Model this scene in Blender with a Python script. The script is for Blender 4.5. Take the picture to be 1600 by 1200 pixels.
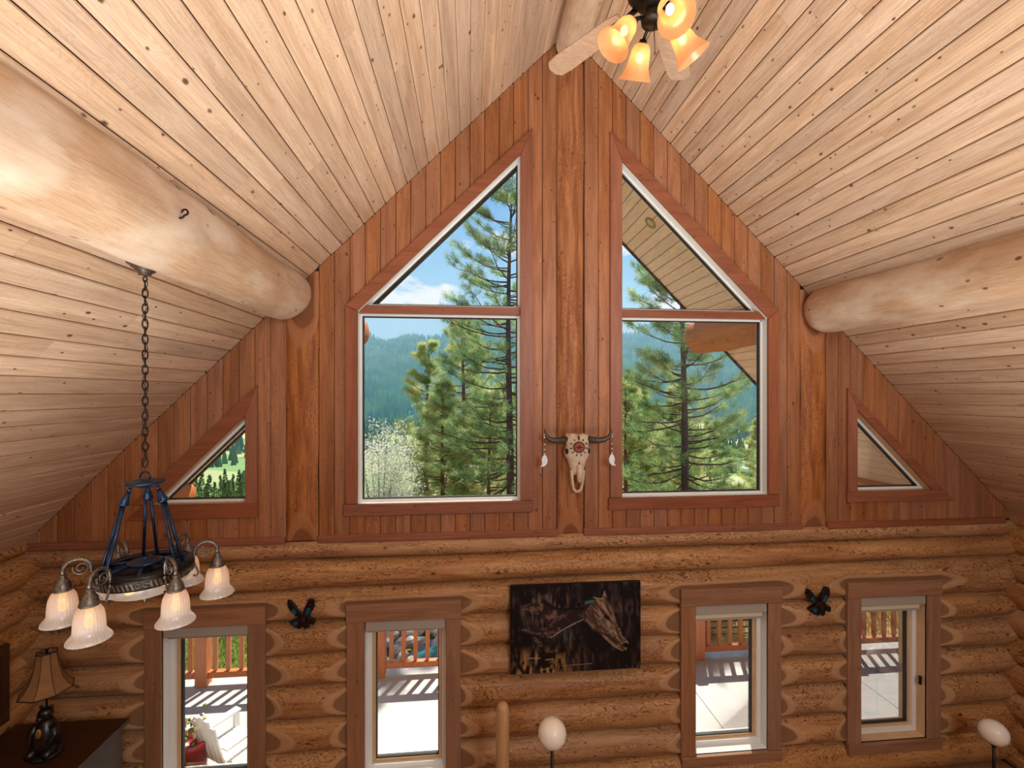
import bpy, math, random
import numpy as np
from math import sin, cos, pi, radians, sqrt, atan2, tan
random.seed(7); rng = np.random.default_rng(7)
for o in list(bpy.data.objects): bpy.data.objects.remove(o)
S = bpy.context.scene; COL = S.collection

# ------------------------------------------------------------------ camera
F = 716.0; YAW = math.atan(65/716.0); ZC = 4.5
cam = bpy.data.cameras.new('camera'); co = bpy.data.objects.new('camera', cam); COL.objects.link(co)
cam.sensor_width = 36; cam.lens = F*36/1600; cam.shift_y = 16/1600.0
cam.clip_end = 6000; cam.clip_start = 0.05
co.location = (0, 0, ZC); co.rotation_euler = (pi/2, 0, -YAW)
S.camera = co
S.view_settings.view_transform = 'Standard'; S.view_settings.look = 'None'
S.view_settings.exposure = 0.0; S.view_settings.gamma = 1.0; S.view_settings.use_curve_mapping = False

def lin(h):
    h = h.lstrip('#'); r = []
    for i in (0, 2, 4):
        c = int(h[i:i+2], 16)/255
        r.append(c/12.92 if c <= .04045 else ((c+.055)/1.055)**2.4)
    return (*r, 1)

# ------------------------------------------------------------------ sky
SKY_STRENGTH = 0.9
w = bpy.data.worlds.new('sky'); S.world = w; w.use_nodes = True
nt = w.node_tree; nt.nodes.clear()
def N(nt, t, **k):
    n = nt.nodes.new(t)
    for a, b in k.items():
        if a == 'ins':
            for i, v in b.items(): n.inputs[i].default_value = v
        else: setattr(n, a, b)
    return n
def ramp(nt, pts, interp='LINEAR'):
    n = nt.nodes.new('ShaderNodeValToRGB'); e = n.color_ramp.elements; n.color_ramp.interpolation = interp
    while len(e) < len(pts): e.new(0.5)
    for i, (p, c) in enumerate(pts):
        e[i].position = p; e[i].color = c if len(c) == 4 else (*c, 1)
    return n
tc = N(nt, 'ShaderNodeTexCoord'); sep = N(nt, 'ShaderNodeSeparateXYZ')
nt.links.new(tc.outputs['Generated'], sep.inputs[0])
grad = ramp(nt, [(0.0, (.50, .72, .95)), (0.12, (.40, .66, .95)), (0.4, (.13, .38, .82)), (1.0, (.05, .2, .6))])
nt.links.new(sep.outputs['Z'], grad.inputs[0])
mp = N(nt, 'ShaderNodeMapping'); mp.inputs['Scale'].default_value = (1.0, 1.0, 2.3); mp.inputs['Location'].default_value = (0.35, 0.1, 0.28)
nt.links.new(tc.outputs['Generated'], mp.inputs[0])
cn = N(nt, 'ShaderNodeTexNoise', ins={'Scale': 4.6, 'Detail': 9, 'Roughness': .56, 'Distortion': .15})
nt.links.new(mp.outputs[0], cn.inputs[0])
cr = ramp(nt, [(.53, (0, 0, 0)), (.585, (1, 1, 1))])
nt.links.new(cn.outputs[0], cr.inputs[0])
cmix = N(nt, 'ShaderNodeMixRGB'); cmix.inputs[2].default_value = (1.0, 1.0, 1.02, 1)
nt.links.new(cr.outputs[0], cmix.inputs[0]); nt.links.new(grad.outputs[0], cmix.inputs[1])
bg = N(nt, 'ShaderNodeBackground', ins={1: SKY_STRENGTH}); wo = N(nt, 'ShaderNodeOutputWorld')
nt.links.new(cmix.outputs[0], bg.inputs[0]); nt.links.new(bg.outputs[0], wo.inputs[0])

# ------------------------------------------------------------------ sun and added fill lights
sun = bpy.data.lights.new('sun', 'SUN'); so = bpy.data.objects.new('sun', sun); COL.objects.link(so)
sun.energy = 9.5; sun.angle = radians(.6); sun.color = (1, .95, .86)
AZ, EL = radians(24), radians(56)          # azimuth right of +Y, elevation
from mathutils import Vector, Matrix
sd = Vector((sin(AZ)*cos(EL), cos(AZ)*cos(EL), sin(EL)))
so.rotation_euler = sd.to_track_quat('Z', 'Y').to_euler()
def area(name, loc, target, size, power, color=(1, .9, .78)):
    l = bpy.data.lights.new(name, 'AREA'); o = bpy.data.objects.new(name, l); COL.objects.link(o)
    l.shape = 'RECTANGLE'; l.size, l.size_y = size; l.energy = power; l.color = color
    o.location = loc
    o.rotation_euler = (Vector(loc)-Vector(target)).to_track_quat('Z', 'Y').to_euler()
    return o
area('loft_fill', (3.0, -3.6, 5.9), (.8, 5, 3.2), (2.6, 2.4), 330, (.84, .93, 1))  # added cool fill panel, unseen behind the camera
low_fill = area('low_uplight_fill', (1.0, .4, 1.9), (1.0, 1.0, 8.5), (8.5, 2.8), 390, (1, .97, .92)); low_fill.data.spread = radians(128)  # added upward fill panel below the view, brightens the ceiling; no lamp stands there

# ------------------------------------------------------------------ mesh helpers
class MB:
    def __init__(s): s.v = []; s.f = []; s.m = []; s.sm = []
    def add(s, vs, fs, mi=0, smooth=False):
        o = len(s.v); s.v += [tuple(map(float, p)) for p in vs]
        for f in fs: s.f.append(tuple(i+o for i in f)); s.m.append(mi); s.sm.append(smooth)
        return s
    def box(s, x0, x1, y0, y1, z0, z1, mi=0, M=None):
        vs = [(x, y, z) for x in (x0, x1) for y in (y0, y1) for z in (z0, z1)]
        if M is not None: vs = [tuple(M @ Vector(p)) for p in vs]
        return s.add(vs, [(0, 1, 3, 2), (4, 6, 7, 5), (0, 4, 5, 1), (2, 3, 7, 6), (0, 2, 6, 4), (1, 5, 7, 3)], mi)
    def prism(s, poly, y0, y1, mi=0, bev=0.0, M=None):
        """polygon in XZ extruded along Y (front y0 towards the room), front edge optionally chamfered"""
        n = len(poly); a = sum(poly[i][0]*poly[(i+1) % n][1]-poly[(i+1) % n][0]*poly[i][1] for i in range(n))
        if a < 0: poly = poly[::-1]
        vs = []; fs = []
        rings = [(y1, 0), (y0+bev, 0), (y0, bev)] if bev else [(y1, 0), (y0, 0)]
        for y, b in rings:
            for i in range(n):
                p, q, r = poly[i-1], poly[i], poly[(i+1) % n]
                if b:
                    e1 = Vector((q[0]-p[0], q[1]-p[1])).normalized(); e2 = Vector((r[0]-q[0], r[1]-q[1])).normalized()
                    n1 = Vector((-e1.y, e1.x)); n2 = Vector((-e2.y, e2.x)); k = max(.35, 1+n1.dot(n2)); d = (n1+n2)*(b/k)
                    vs.append((q[0]+d.x, y, q[1]+d.y))
                else: vs.append((q[0], y, q[1]))
        for k in range(len(rings)-1):
            for i in range(n):
                j = (i+1) % n; fs.append((k*n+j, k*n+i, (k+1)*n+i, (k+1)*n+j))
        fs.append(tuple(range(n))[::1]); fs.append(tuple((len(rings)-1)*n+i for i in range(n))[::-1])
        if M is not None: vs = [tuple(M @ Vector(p)) for p in vs]
        return s.add(vs, fs, mi)
    def tube(s, path, rad, k=8, mi=0, cap=True, smooth=True):
        path = [Vector(p) for p in path]; n = len(path)
        if not hasattr(rad, '__len__'): rad = [rad]*n
        up = None; vs = []
        for i, p in enumerate(path):
            t = (path[min(i+1, n-1)]-path[max(i-1, 0)]).normalized()
            if up is None:
                up = Vector((0, 0, 1)) if abs(t.z) < .9 else Vector((1, 0, 0))
            u = (up-t*up.dot(t)).normalized(); v = t.cross(u); up = u
            for j in range(k):
                a = 2*pi*j/k; vs.append(p+(u*cos(a)+v*sin(a))*rad[i])
        fs = [(i*k+j, i*k+(j+1) % k, (i+1)*k+(j+1) % k, (i+1)*k+j) for i in range(n-1) for j in range(k)]
        if cap: fs += [tuple(range(k))[::-1], tuple((n-1)*k+j for j in range(k))]
        return s.add(vs, fs, mi, smooth)
    def lathe(s, prof, k=24, c=(0, 0, 0), mi=0, rib=None, M=None, smooth=True, close=False):
        vs = []
        for i, (r, z) in enumerate(prof):
            for j in range(k):
                a = 2*pi*j/k; rr = r*(1+(rib(i, a) if rib else 0)); p = Vector((rr*cos(a), rr*sin(a), z))
                if M is not None: p = M @ p
                vs.append((p.x+c[0], p.y+c[1], p.z+c[2]))
        n = len(prof)
        fs = [(i*k+j, i*k+(j+1) % k, (i+1)*k+(j+1) % k, (i+1)*k+j) for i in range(n-1) for j in range(k)]
        if close: fs += [tuple(range(k))[::-1], tuple((n-1)*k+j for j in range(k))]
        return s.add(vs, fs, mi, smooth)
    def ball(s, c, r, k=12, mi=0):
        if not hasattr(r, '__len__'): r = (r, r, r)
        h = k//2; vs = [(c[0], c[1], c[2]-r[2])]
        for i in range(1, h):
            p = -pi/2+pi*i/h
            for j in range(k): a = 2*pi*j/k; vs.append((c[0]+r[0]*cos(p)*cos(a), c[1]+r[1]*cos(p)*sin(a), c[2]+r[2]*sin(p)))
        vs.append((c[0], c[1], c[2]+r[2])); fs = [(0, 1+(j+1) % k, 1+j) for j in range(k)]
        for i in range(h-2):
            for j in range(k):
                a = 1+i*k+j; b = 1+i*k+(j+1) % k; fs.append((a, b, b+k, a+k))
        T = len(vs)-1; o = 1+(h-2)*k; fs += [(o+j, o+(j+1) % k, T) for j in range(k)]
        return s.add(vs, fs, mi, True)
    def mesh(s, name, mats):
        me = bpy.data.meshes.new(name); me.from_pydata(s.v, [], s.f)
        for m in (mats if isinstance(mats, (list, tuple)) else [mats]): me.materials.append(m)
        me.polygons.foreach_set('material_index', s.m); me.polygons.foreach_set('use_smooth', s.sm)
        me.update(); return me
    def build(s, name, mats, parent=None, kind=None):
        return link(name, s.mesh(name, mats), parent, kind)
def link(name, me, parent=None, kind=None):
    o = bpy.data.objects.new(name, me); COL.objects.link(o)
    if parent is not None: o.parent = parent
    if kind: o['kind'] = kind
    return o
def tag(o, label, cat, group=None):
    o['label'] = label; o['category'] = cat
    if group: o['group'] = group
    return o
def thing(name, label, cat, loc=(0, 0, 0), group=None, rotz=0):
    o = bpy.data.objects.new(name, None); COL.objects.link(o); o.location = loc; o.rotation_euler = (0, 0, rotz)
    o.empty_display_size = .1
    return tag(o, label, cat, group)
def struct(name):
    o = bpy.data.objects.new(name, None); COL.objects.link(o); o['kind'] = 'structure'; return o
def copy_tree(o, parent=None):
    c = o.copy(); COL.objects.link(c)
    if parent is not None: c.parent = parent
    for ch in list(o.children): copy_tree(ch, c)
    return c
def np_mesh(name, V, Fc, mats, smooth=False, mi=None):
    """V (n,3), Fc (m,k) arrays"""
    me = bpy.data.meshes.new(name); V = np.asarray(V, np.float32); Fc = np.asarray(Fc, np.int32); m, k = Fc.shape
    me.vertices.add(len(V)); me.vertices.foreach_set('co', V.ravel())
    me.loops.add(m*k); me.loops.foreach_set('vertex_index', Fc.ravel())
    me.polygons.add(m); me.polygons.foreach_set('loop_start', np.arange(0, m*k, k, dtype=np.int32))
    for x in (mats if isinstance(mats, (list, tuple)) else [mats]): me.materials.append(x)
    if mi is not None: me.polygons.foreach_set('material_index', np.asarray(mi, np.int32))
    me.polygons.foreach_set('use_smooth', np.full(m, smooth)); me.update(calc_edges=True); me.validate(); return me

# ------------------------------------------------------------------ materials
def new_mat(name):
    m = bpy.data.materials.new(name); m.use_nodes = True; nt = m.node_tree; nt.nodes.clear()
    out = N(nt, 'ShaderNodeOutputMaterial'); b = N(nt, 'ShaderNodeBsdfPrincipled')
    nt.links.new(b.outputs[0], out.inputs[0]); return m, nt, b, out
def plain(name, col, rough=.5, metal=0, spec=.5, noise=0, nscale=20, emit=None, estr=0, bump=0):
    m, nt, b, out = new_mat(name); c = lin(col) if isinstance(col, str) else (*col, 1)
    b.inputs['Base Color'].default_value = c; b.inputs['Roughness'].default_value = rough
    b.inputs['Metallic'].default_value = metal; b.inputs['Specular IOR Level'].default_value = spec
    if noise or bump:
        tcn = N(nt, 'ShaderNodeTexCoord'); n = N(nt, 'ShaderNodeTexNoise', ins={'Scale': nscale, 'Detail': 5})
        nt.links.new(tcn.outputs['Object'], n.inputs[0])
        if noise:
            r = ramp(nt, [(.3, tuple(x*(1-noise) for x in c[:3])), (.7, tuple(min(1, x*(1+noise)) for x in c[:3]))])
            nt.links.new(n.outputs[0], r.inputs[0]); nt.links.new(r.outputs[0], b.inputs['Base Color'])
        if bump:
            bp = N(nt, 'ShaderNodeBump', ins={'Strength': bump, 'Distance': .01}); nt.links.new(n.outputs[0], bp.inputs['Height'])
            nt.links.new(bp.outputs[0], b.inputs['Normal'])
    if emit: b.inputs['Emission Color'].default_value = lin(emit); b.inputs['Emission Strength'].default_value = estr
    return m
def wood(name, light, dark, axis='Y', figure=.35, knots=1.0, rough=.5, tint=.16, blotch=None, blotch_amt=0, cut=None, knot_scale=3.2, fig_scale=1.0, sat_var=.06, contour=0, contour_col='5a2a10', spec=.35):
    m, nt, b, out = new_mat(name); L = nt.links.new; ax = 'XYZ'.index(axis)
    tcn = N(nt, 'ShaderNodeTexCoord'); oi = N(nt, 'ShaderNodeObjectInfo')
    comb = N(nt, 'ShaderNodeVectorMath', operation='SCALE'); comb.inputs[0].default_value = (37.1, 17.3, 53.7)
    L(oi.outputs['Random'], comb.inputs['Scale'])
    add = N(nt, 'ShaderNodeVectorMath', operation='ADD'); L(tcn.outputs['Object'], add.inputs[0]); L(comb.outputs[0], add.inputs[1])
    def mapped(al, ac):
        mpn = N(nt, 'ShaderNodeMapping'); s = [ac]*3; s[ax] = al; mpn.inputs['Scale'].default_value = s; L(add.outputs[0], mpn.inputs[0]); return mpn
    g1 = N(nt, 'ShaderNodeTexNoise', ins={'Scale': 1, 'Detail': 4, 'Distortion': .8}); L(mapped(.9*fig_scale, 11*fig_scale).outputs[0], g1.inputs[0])
    r1 = ramp(nt, [(.30, lin(dark)), (.62, lin(light))]); L(g1.outputs[0], r1.inputs[0])
    g2 = N(nt, 'ShaderNodeTexNoise', ins={'Scale': 1, 'Detail': 3}); L(mapped(4, 130).outputs[0], g2.inputs[0])
    base = N(nt, 'ShaderNodeMixRGB'); base.inputs[1].default_value = lin(light); base.inputs[0].default_value = figure; L(r1.outputs[0], base.inputs[2])
    fine = N(nt, 'ShaderNodeMapRange', ins={1: .3, 2: .7, 3: .80, 4: 1.12}); L(g2.outputs[0], fine.inputs[0])
    cur = N(nt, 'ShaderNodeMixRGB', blend_type='MULTIPLY'); cur.inputs[0].default_value = 1; L(base.outputs[0], cur.inputs[1]); L(fine.outputs[0], cur.inputs[2])
    last = cur.outputs[0]
    if contour:
        c1 = N(nt, 'ShaderNodeTexNoise', ins={'Scale': 1, 'Detail': 2.5, 'Roughness': .5, 'Distortion': 1.6}); L(mapped(2.4*fig_scale, 9*fig_scale).outputs[0], c1.inputs[0])
        mu = N(nt, 'ShaderNodeMath', operation='MULTIPLY'); mu.inputs[1].default_value = 11; L(c1.outputs[0], mu.inputs[0])
        fr = N(nt, 'ShaderNodeMath', operation='FRACT'); L(mu.outputs[0], fr.inputs[0])
        cr2 = ramp(nt, [(0, (1, 1, 1)), (.22, (.35, .35, .35)), (.5, (0, 0, 0)), (.92, (0, 0, 0)), (1, (1, 1, 1))]); L(fr.outputs[0], cr2.inputs[0])
        c3 = N(nt, 'ShaderNodeTexNoise', ins={'Scale': 1, 'Detail': 2}); L(mapped(1.2, 4).outputs[0], c3.inputs[0])
        rr = N(nt, 'ShaderNodeMapRange', ins={1: .34, 2: .54, 3: .2*contour, 4: min(1, contour)}); L(c3.outputs[0], rr.inputs[0])
        mm = N(nt, 'ShaderNodeMath', operation='MULTIPLY'); L(cr2.outputs[0], mm.inputs[0]); L(rr.outputs[0], mm.inputs[1])
        mx = N(nt, 'ShaderNodeMixRGB'); mx.inputs[2].default_value = lin(contour_col); L(mm.outputs[0], mx.inputs[0]); L(last, mx.inputs[1]); last = mx.outputs[0]
    if blotch:
        bn = N(nt, 'ShaderNodeTexNoise', ins={'Scale': 1, 'Detail': 5, 'Roughness': .6}); L(mapped(1.3, 2.6).outputs[0], bn.inputs[0])
        br = N(nt, 'ShaderNodeMapRange', ins={1: .45, 2: .62, 3: 0, 4: blotch_amt}); L(bn.outputs[0], br.inputs[0])
        mx = N(nt, 'ShaderNodeMixRGB'); mx.inputs[2].default_value = lin(blotch); L(br.outputs[0], mx.inputs[0]); L(last, mx.inputs[1]); last = mx.outputs[0]
    if knots:
        dn = N(nt, 'ShaderNodeTexNoise', ins={'Scale': 9, 'Detail': 2}); L(add.outputs[0], dn.inputs[0])
        for sc, thr, off in ((knot_scale, .055, 0), (knot_scale*1.8, .06, 5)):
            mpk = mapped(sc*.62, sc); mpk.inputs['Location'].default_value = (off, off*1.7, off*.6)
            vo = N(nt, 'ShaderNodeTexVoronoi', ins={'Scale': 1, 'Randomness': 1}); L(mpk.outputs[0], vo.inputs[0])
            dd = N(nt, 'ShaderNodeMath', operation='MULTIPLY_ADD'); dd.inputs[1].default_value = .09; L(dn.outputs[0], dd.inputs[0]); L(vo.outputs['Distance'], dd.inputs[2])
            kr = N(nt, 'ShaderNodeMapRange', ins={1: thr+.035, 2: thr*1.5+.055, 3: .9*knots, 4: 0}); L(dd.outputs[0], kr.inputs[0])
            mx = N(nt, 'ShaderNodeMixRGB'); mx.inputs[2].default_value = lin('4a2a18'); L(kr.outputs[0], mx.inputs[0]); L(last, mx.inputs[1]); last = mx.outputs[0]
    hs = N(nt, 'ShaderNodeHueSaturation'); L(last, hs.inputs['Color'])
    vr = N(nt, 'ShaderNodeMapRange', ins={1: 0, 2: 1, 3: 1-tint, 4: 1+tint*.7}); L(oi.outputs['Random'], vr.inputs[0]); L(vr.outputs[0], hs.inputs['Value'])
    mr = N(nt, 'ShaderNodeMath', operation='MULTIPLY'); mr.inputs[1].default_value = 7.13; L(oi.outputs['Random'], mr.inputs[0])
    fr2 = N(nt, 'ShaderNodeMath', operation='FRACT'); L(mr.outputs[0], fr2.inputs[0])
    sr = N(nt, 'ShaderNodeMapRange', ins={1: 0, 2: 1, 3: 1-sat_var, 4: 1+sat_var}); L(fr2.outputs[0], sr.inputs[0]); L(sr.outputs[0], hs.inputs['Saturation'])
    last = hs.outputs[0]
    if cut:
        at = N(nt, 'ShaderNodeAttribute', attribute_name='cut')
        edge = ramp(nt, [(.44, (0, 0, 0)), (.47, (1, 1, 1)), (.53, (1, 1, 1)), (.56, (0, 0, 0))])
        sh = N(nt, 'ShaderNodeMath', operation='MULTIPLY_ADD'); sh.inputs[1].default_value = 3.2; sh.inputs[2].default_value = .5; L(at.outputs['Fac'], sh.inputs[0])
        rim = ramp(nt, [(.455, (0, 0, 0)), (.485, (1, 1, 1))]); L(sh.outputs[0], rim.inputs[0])
        core = ramp(nt, [(.565, (0, 0, 0)), (.585, (1, 1, 1))]); L(sh.outputs[0], core.inputs[0])
        m1 = N(nt, 'ShaderNodeMixRGB'); m1.inputs[2].default_value = lin(cut[0]); f1 = N(nt, 'ShaderNodeMath', operation='MULTIPLY'); f1.inputs[1].default_value = .75
        L(rim.outputs[0], f1.inputs[0]); L(f1.outputs[0], m1.inputs[0]); L(last, m1.inputs[1])
        m2 = N(nt, 'ShaderNodeMixRGB'); m2.inputs[2].default_value = lin(cut[1]); f2 = N(nt, 'ShaderNodeMath', operation='MULTIPLY'); f2.inputs[1].default_value = .8
        L(core.outputs[0], f2.inputs[0]); L(f2.outputs[0], m2.inputs[0]); L(m1.outputs[0], m2.inputs[1]); last = m2.outputs[0]
    L(last, b.inputs['Base Color']); b.inputs['Roughness'].default_value = rough; b.inputs['Specular IOR Level'].default_value = spec
    bp = N(nt, 'ShaderNodeBump', ins={'Strength': .18, 'Distance': .004}); L(g2.outputs[0], bp.inputs['Height']); L(bp.outputs[0], b.inputs['Normal'])
    return m

M_CEIL = wood('pale_pine_boards', 'd6b89b', 'a98365', 'Y', figure=.6, knots=1, rough=.42, tint=.14, knot_scale=6.2, contour=.25, contour_col='96704f')
M_SOFF = wood('soffit_boards', 'fbd8bc', 'ecc4a4', 'Y', figure=.4, knots=.4, rough=.6, tint=.06, knot_scale=5)
M_WALLB = wood('stained_wall_boards', 'aa714b', '7f4a2c', 'Z', figure=.7, knots=.95, rough=.45, tint=.15, knot_scale=6, contour=.35, contour_col='6b3a20')
M_CASE_V = wood('stained_casing_upright', '9c5f42', '7d4630', 'Z', figure=.6, knots=.5, rough=.42, tint=.10, knot_scale=5)
M_CASE_H = wood('stained_casing_level', '975a3e', '74422a', 'X', figure=.6, knots=.5, rough=.42, tint=.10, knot_scale=5)
M_CASE2 = wood('door_casing_wood', '9f7253', '7c5439', 'Z', figure=.6, knots=.5, rough=.45, tint=.08, knot_scale=5)
M_CASE2H = wood('door_casing_head', '9f7253', '7a5036', 'X', figure=.6, knots=.6, rough=.45, tint=.08, knot_scale=5)
M_LOGX = wood('peeled_log_level', 'c0905f', '8c5731', 'X', figure=.65, knots=.9, rough=.5, tint=.08, cut=('bd946c', '7a553c'), knot_scale=4.4, fig_scale=1.0, contour=1.15, contour_col='60300f', spec=.25)
M_LOGY = wood('peeled_log_deep', 'c0905f', '8c5731', 'Y', figure=.65, knots=.9, rough=.5, tint=.08, cut=('bd946c', '7a553c'), knot_scale=4.4, fig_scale=1.0, contour=1.15, contour_col='60300f', spec=.25)
M_LOGZ = wood('peeled_log_post', 'b3764a', '743f22', 'Z', figure=.8, knots=.6, rough=.5, tint=.06, cut=('a9714c', '76492f'), knot_scale=3.2, contour=.9, contour_col='6e3818', fig_scale=1.5, spec=.2)
M_BEAM = wood('pale_peeled_beam', 'c9a888', 'b18a69', 'Y', figure=.5, knots=.9, rough=.42, tint=.03, blotch='ddcbb6', blotch_amt=.8, knot_scale=3.2, contour=.2, contour_col='9c7050')
M_OUTLOG = wood('outdoor_stained_log', 'c8763c', '9c5024', 'Y', figure=.5, knots=.6, rough=.5, tint=.05, knot_scale=3.2)
M_RAIL = wood('red_stained_rail', 'd08254', 'b0623c', 'Z', figure=.4, knots=.3, rough=.55, tint=.08, knot_scale=4)
M_FLOORW = wood('floor_boards', '9a6a44', '774a2a', 'X', figure=.6, knots=.5, rough=.4)
M_DARKWOOD = wood('dark_cabinet_wood', '4a2c1a', '301a0e', 'X', figure=.6, knots=.3, rough=.4)
M_POLE = wood('pale_peeled_pole', 'c99f70', 'a87c50', 'Z', figure=.5, knots=.6, rough=.45)
M_BACK = plain('dark_gap_backing', '2a160c', .9)
M_VINYL = plain('white_vinyl_frame', 'e6e6e2', .35)
M_TAN = plain('tan_sash_wood', 'cda87c', .5, noise=.08, nscale=8)
M_SEAL = plain('dark_gasket', '26221f', .6)
M_BLIND = plain('grey_roller_blind', 'a49a8c', .7)
M_BLINDF = plain('cream_blind_fabric', 'e0cfa8', .8)
M_IRON = plain('dark_bronze_metal', '2b2622', .38, .85, noise=.35, nscale=60, bump=.2)
M_PEWTER = plain('antique_pewter_metal', '6b6057', .36, .8, noise=.4, nscale=90, bump=.25)
M_BLACKM = plain('black_iron', '15151a', .32, .7)
M_SKYMETAL = plain('sky_tinted_metal', '20324d', .3, .6, noise=.4, nscale=40)  # blue sky reflection on the chandelier metal is put into this base colour

def glass_mat():
    m, nt, b, out = new_mat('window_glass'); nt.nodes.remove(b)
    t = N(nt, 'ShaderNodeBsdfTransparent'); t.inputs[0].default_value = (.96, .98, .98, 1); g = N(nt, 'ShaderNodeBsdfGlossy', ins={'Roughness': .01})
    fr = N(nt, 'ShaderNodeFresnel', ins={'IOR': 1.45}); mu = N(nt, 'ShaderNodeMath', operation='MULTIPLY'); mu.inputs[1].default_value = .6
    mx = N(nt, 'ShaderNodeMixShader'); L = nt.links.new
    L(fr.outputs[0], mu.inputs[0]); L(mu.outputs[0], mx.inputs[0]); L(t.outputs[0], mx.inputs[1]); L(g.outputs[0], mx.inputs[2]); L(mx.outputs[0], out.inputs[0]); return m
M_GLASS = glass_mat()
def shade_mat(name, col, transp=.3, tw=.6):
    m, nt, b, out = new_mat(name); nt.nodes.remove(b); L = nt.links.new
    d = N(nt, 'ShaderNodeBsdfDiffuse'); d.inputs[0].default_value = lin(col); tr = N(nt, 'ShaderNodeBsdfTranslucent'); tr.inputs[0].default_value = lin(col)
    tp = N(nt, 'ShaderNodeBsdfTransparent'); g = N(nt, 'ShaderNodeBsdfGlossy', ins={'Roughness': .25})
    a = N(nt, 'ShaderNodeMixShader'); a.inputs[0].default_value = tw; L(d.outputs[0], a.inputs[1]); L(tr.outputs[0], a.inputs[2])
    c = N(nt, 'ShaderNodeMixShader'); c.inputs[0].default_value = transp; L(a.outputs[0], c.inputs[1]); L(tp.outputs[0], c.inputs[2])
    e = N(nt, 'ShaderNodeMixShader'); e.inputs[0].default_value = .06; L(c.outputs[0], e.inputs[1]); L(g.outputs[0], e.inputs[2]); L(e.outputs[0], out.inputs[0]); return m
M_FROST = shade_mat('frosted_ribbed_glass', 'ebe6e0', .45, .40)
M_AMBER = shade_mat('amber_glass', 'f8cb98', .25, .6)
M_BULB = plain('glowing_amber_bulb', 'ffb347', .4, emit='ffa832', estr=2.4)
M_BULBW = plain('glowing_white_bulb', 'ffe0b0', .4, emit='ffd9a0', estr=26)

# ------------------------------------------------------------------ setting: dimensions
XR, ZR = 1.0725, 8.5125             # ridge
CL, CR = ZR-XR, ZR+XR               # left plane z = x+CL, right plane z = CR-x
YW = 5.0
def roof(x): return min(x+CL, CR-x)

# ---- floor
fl = MB(); fl.box(-4.9, 7.1, -4.6, 5.3, -.1, 0); floor = fl.build('floor', M_FLOORW, None, 'structure')

# ---- ceiling: every board a part
ceil = MB()
for sgn in (-1, 1):
    def P(u, y, dpt): # u down the slope from the ridge, dpt above the board face
        return (XR+sgn*(u-dpt*0)*.70711+sgn*dpt*.70711, y, ZR-u*.70711+dpt*.70711)
    a = [P(0, -4.6, .014), P(8.3, -4.6, .014), P(8.3, 5.0, .014), P(0, 5.0, .014), P(0, -4.6, .2), P(8.3, -4.6, .2), P(8.3, 5.0, .2), P(0, 5.0, .2)]
    ceil.add(a, [(0, 1, 2, 3), (7, 6, 5, 4), (0, 4, 5, 1), (1, 5, 6, 2), (2, 6, 7, 3), (3, 7, 4, 0)])
ceiling = ceil.build('ceiling', M_BACK, None, 'structure')
def slope_plank(sgn, u0, u1, y0, y1, mat, parent, name='plank', g=.003, c=.007, dep=.013):
    def P(u, y, dpt): return (XR+sgn*u*.70711+sgn*dpt*.70711, y, ZR-u*.70711+dpt*.70711)
    u0 += g; u1 -= g; y0 += .0008; y1 -= .0008
    vs = []
    for y in (y0, y1):
        vs += [P(u0, y, dep), P(u0, y, c), P(u0+c, y, 0), P(u1-c, y, 0), P(u1, y, c), P(u1, y, dep)]
    fs = [(i, i+1, i+7, i+6) for i in range(5)]+[(0, 6, 11, 5), (5, 4, 3, 2, 1, 0), (6, 7, 8, 9, 10, 11)]
    if sgn < 0: fs = [f[::-1] for f in fs]
    m = MB(); m.add(vs, fs); return m.build(name, mat, parent)
BW = .1605
rr = random.Random(3)
for sgn in (-1, 1):
    for i in range(49):
        u = .06+i*BW; y = 4.998
        y1 = y
        first = True
        while y1 > -4.5:
            ln = rr.uniform(.8, 4.2) if first else rr.uniform(3.6, 5.2)
            first = False
            y0 = max(y1-ln, -4.55)
            if y0 < -3.6: y0 = -4.55
            slope_plank(sgn, u, u+BW, y0, y1, M_CEIL, ceiling); y1 = y0

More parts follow.
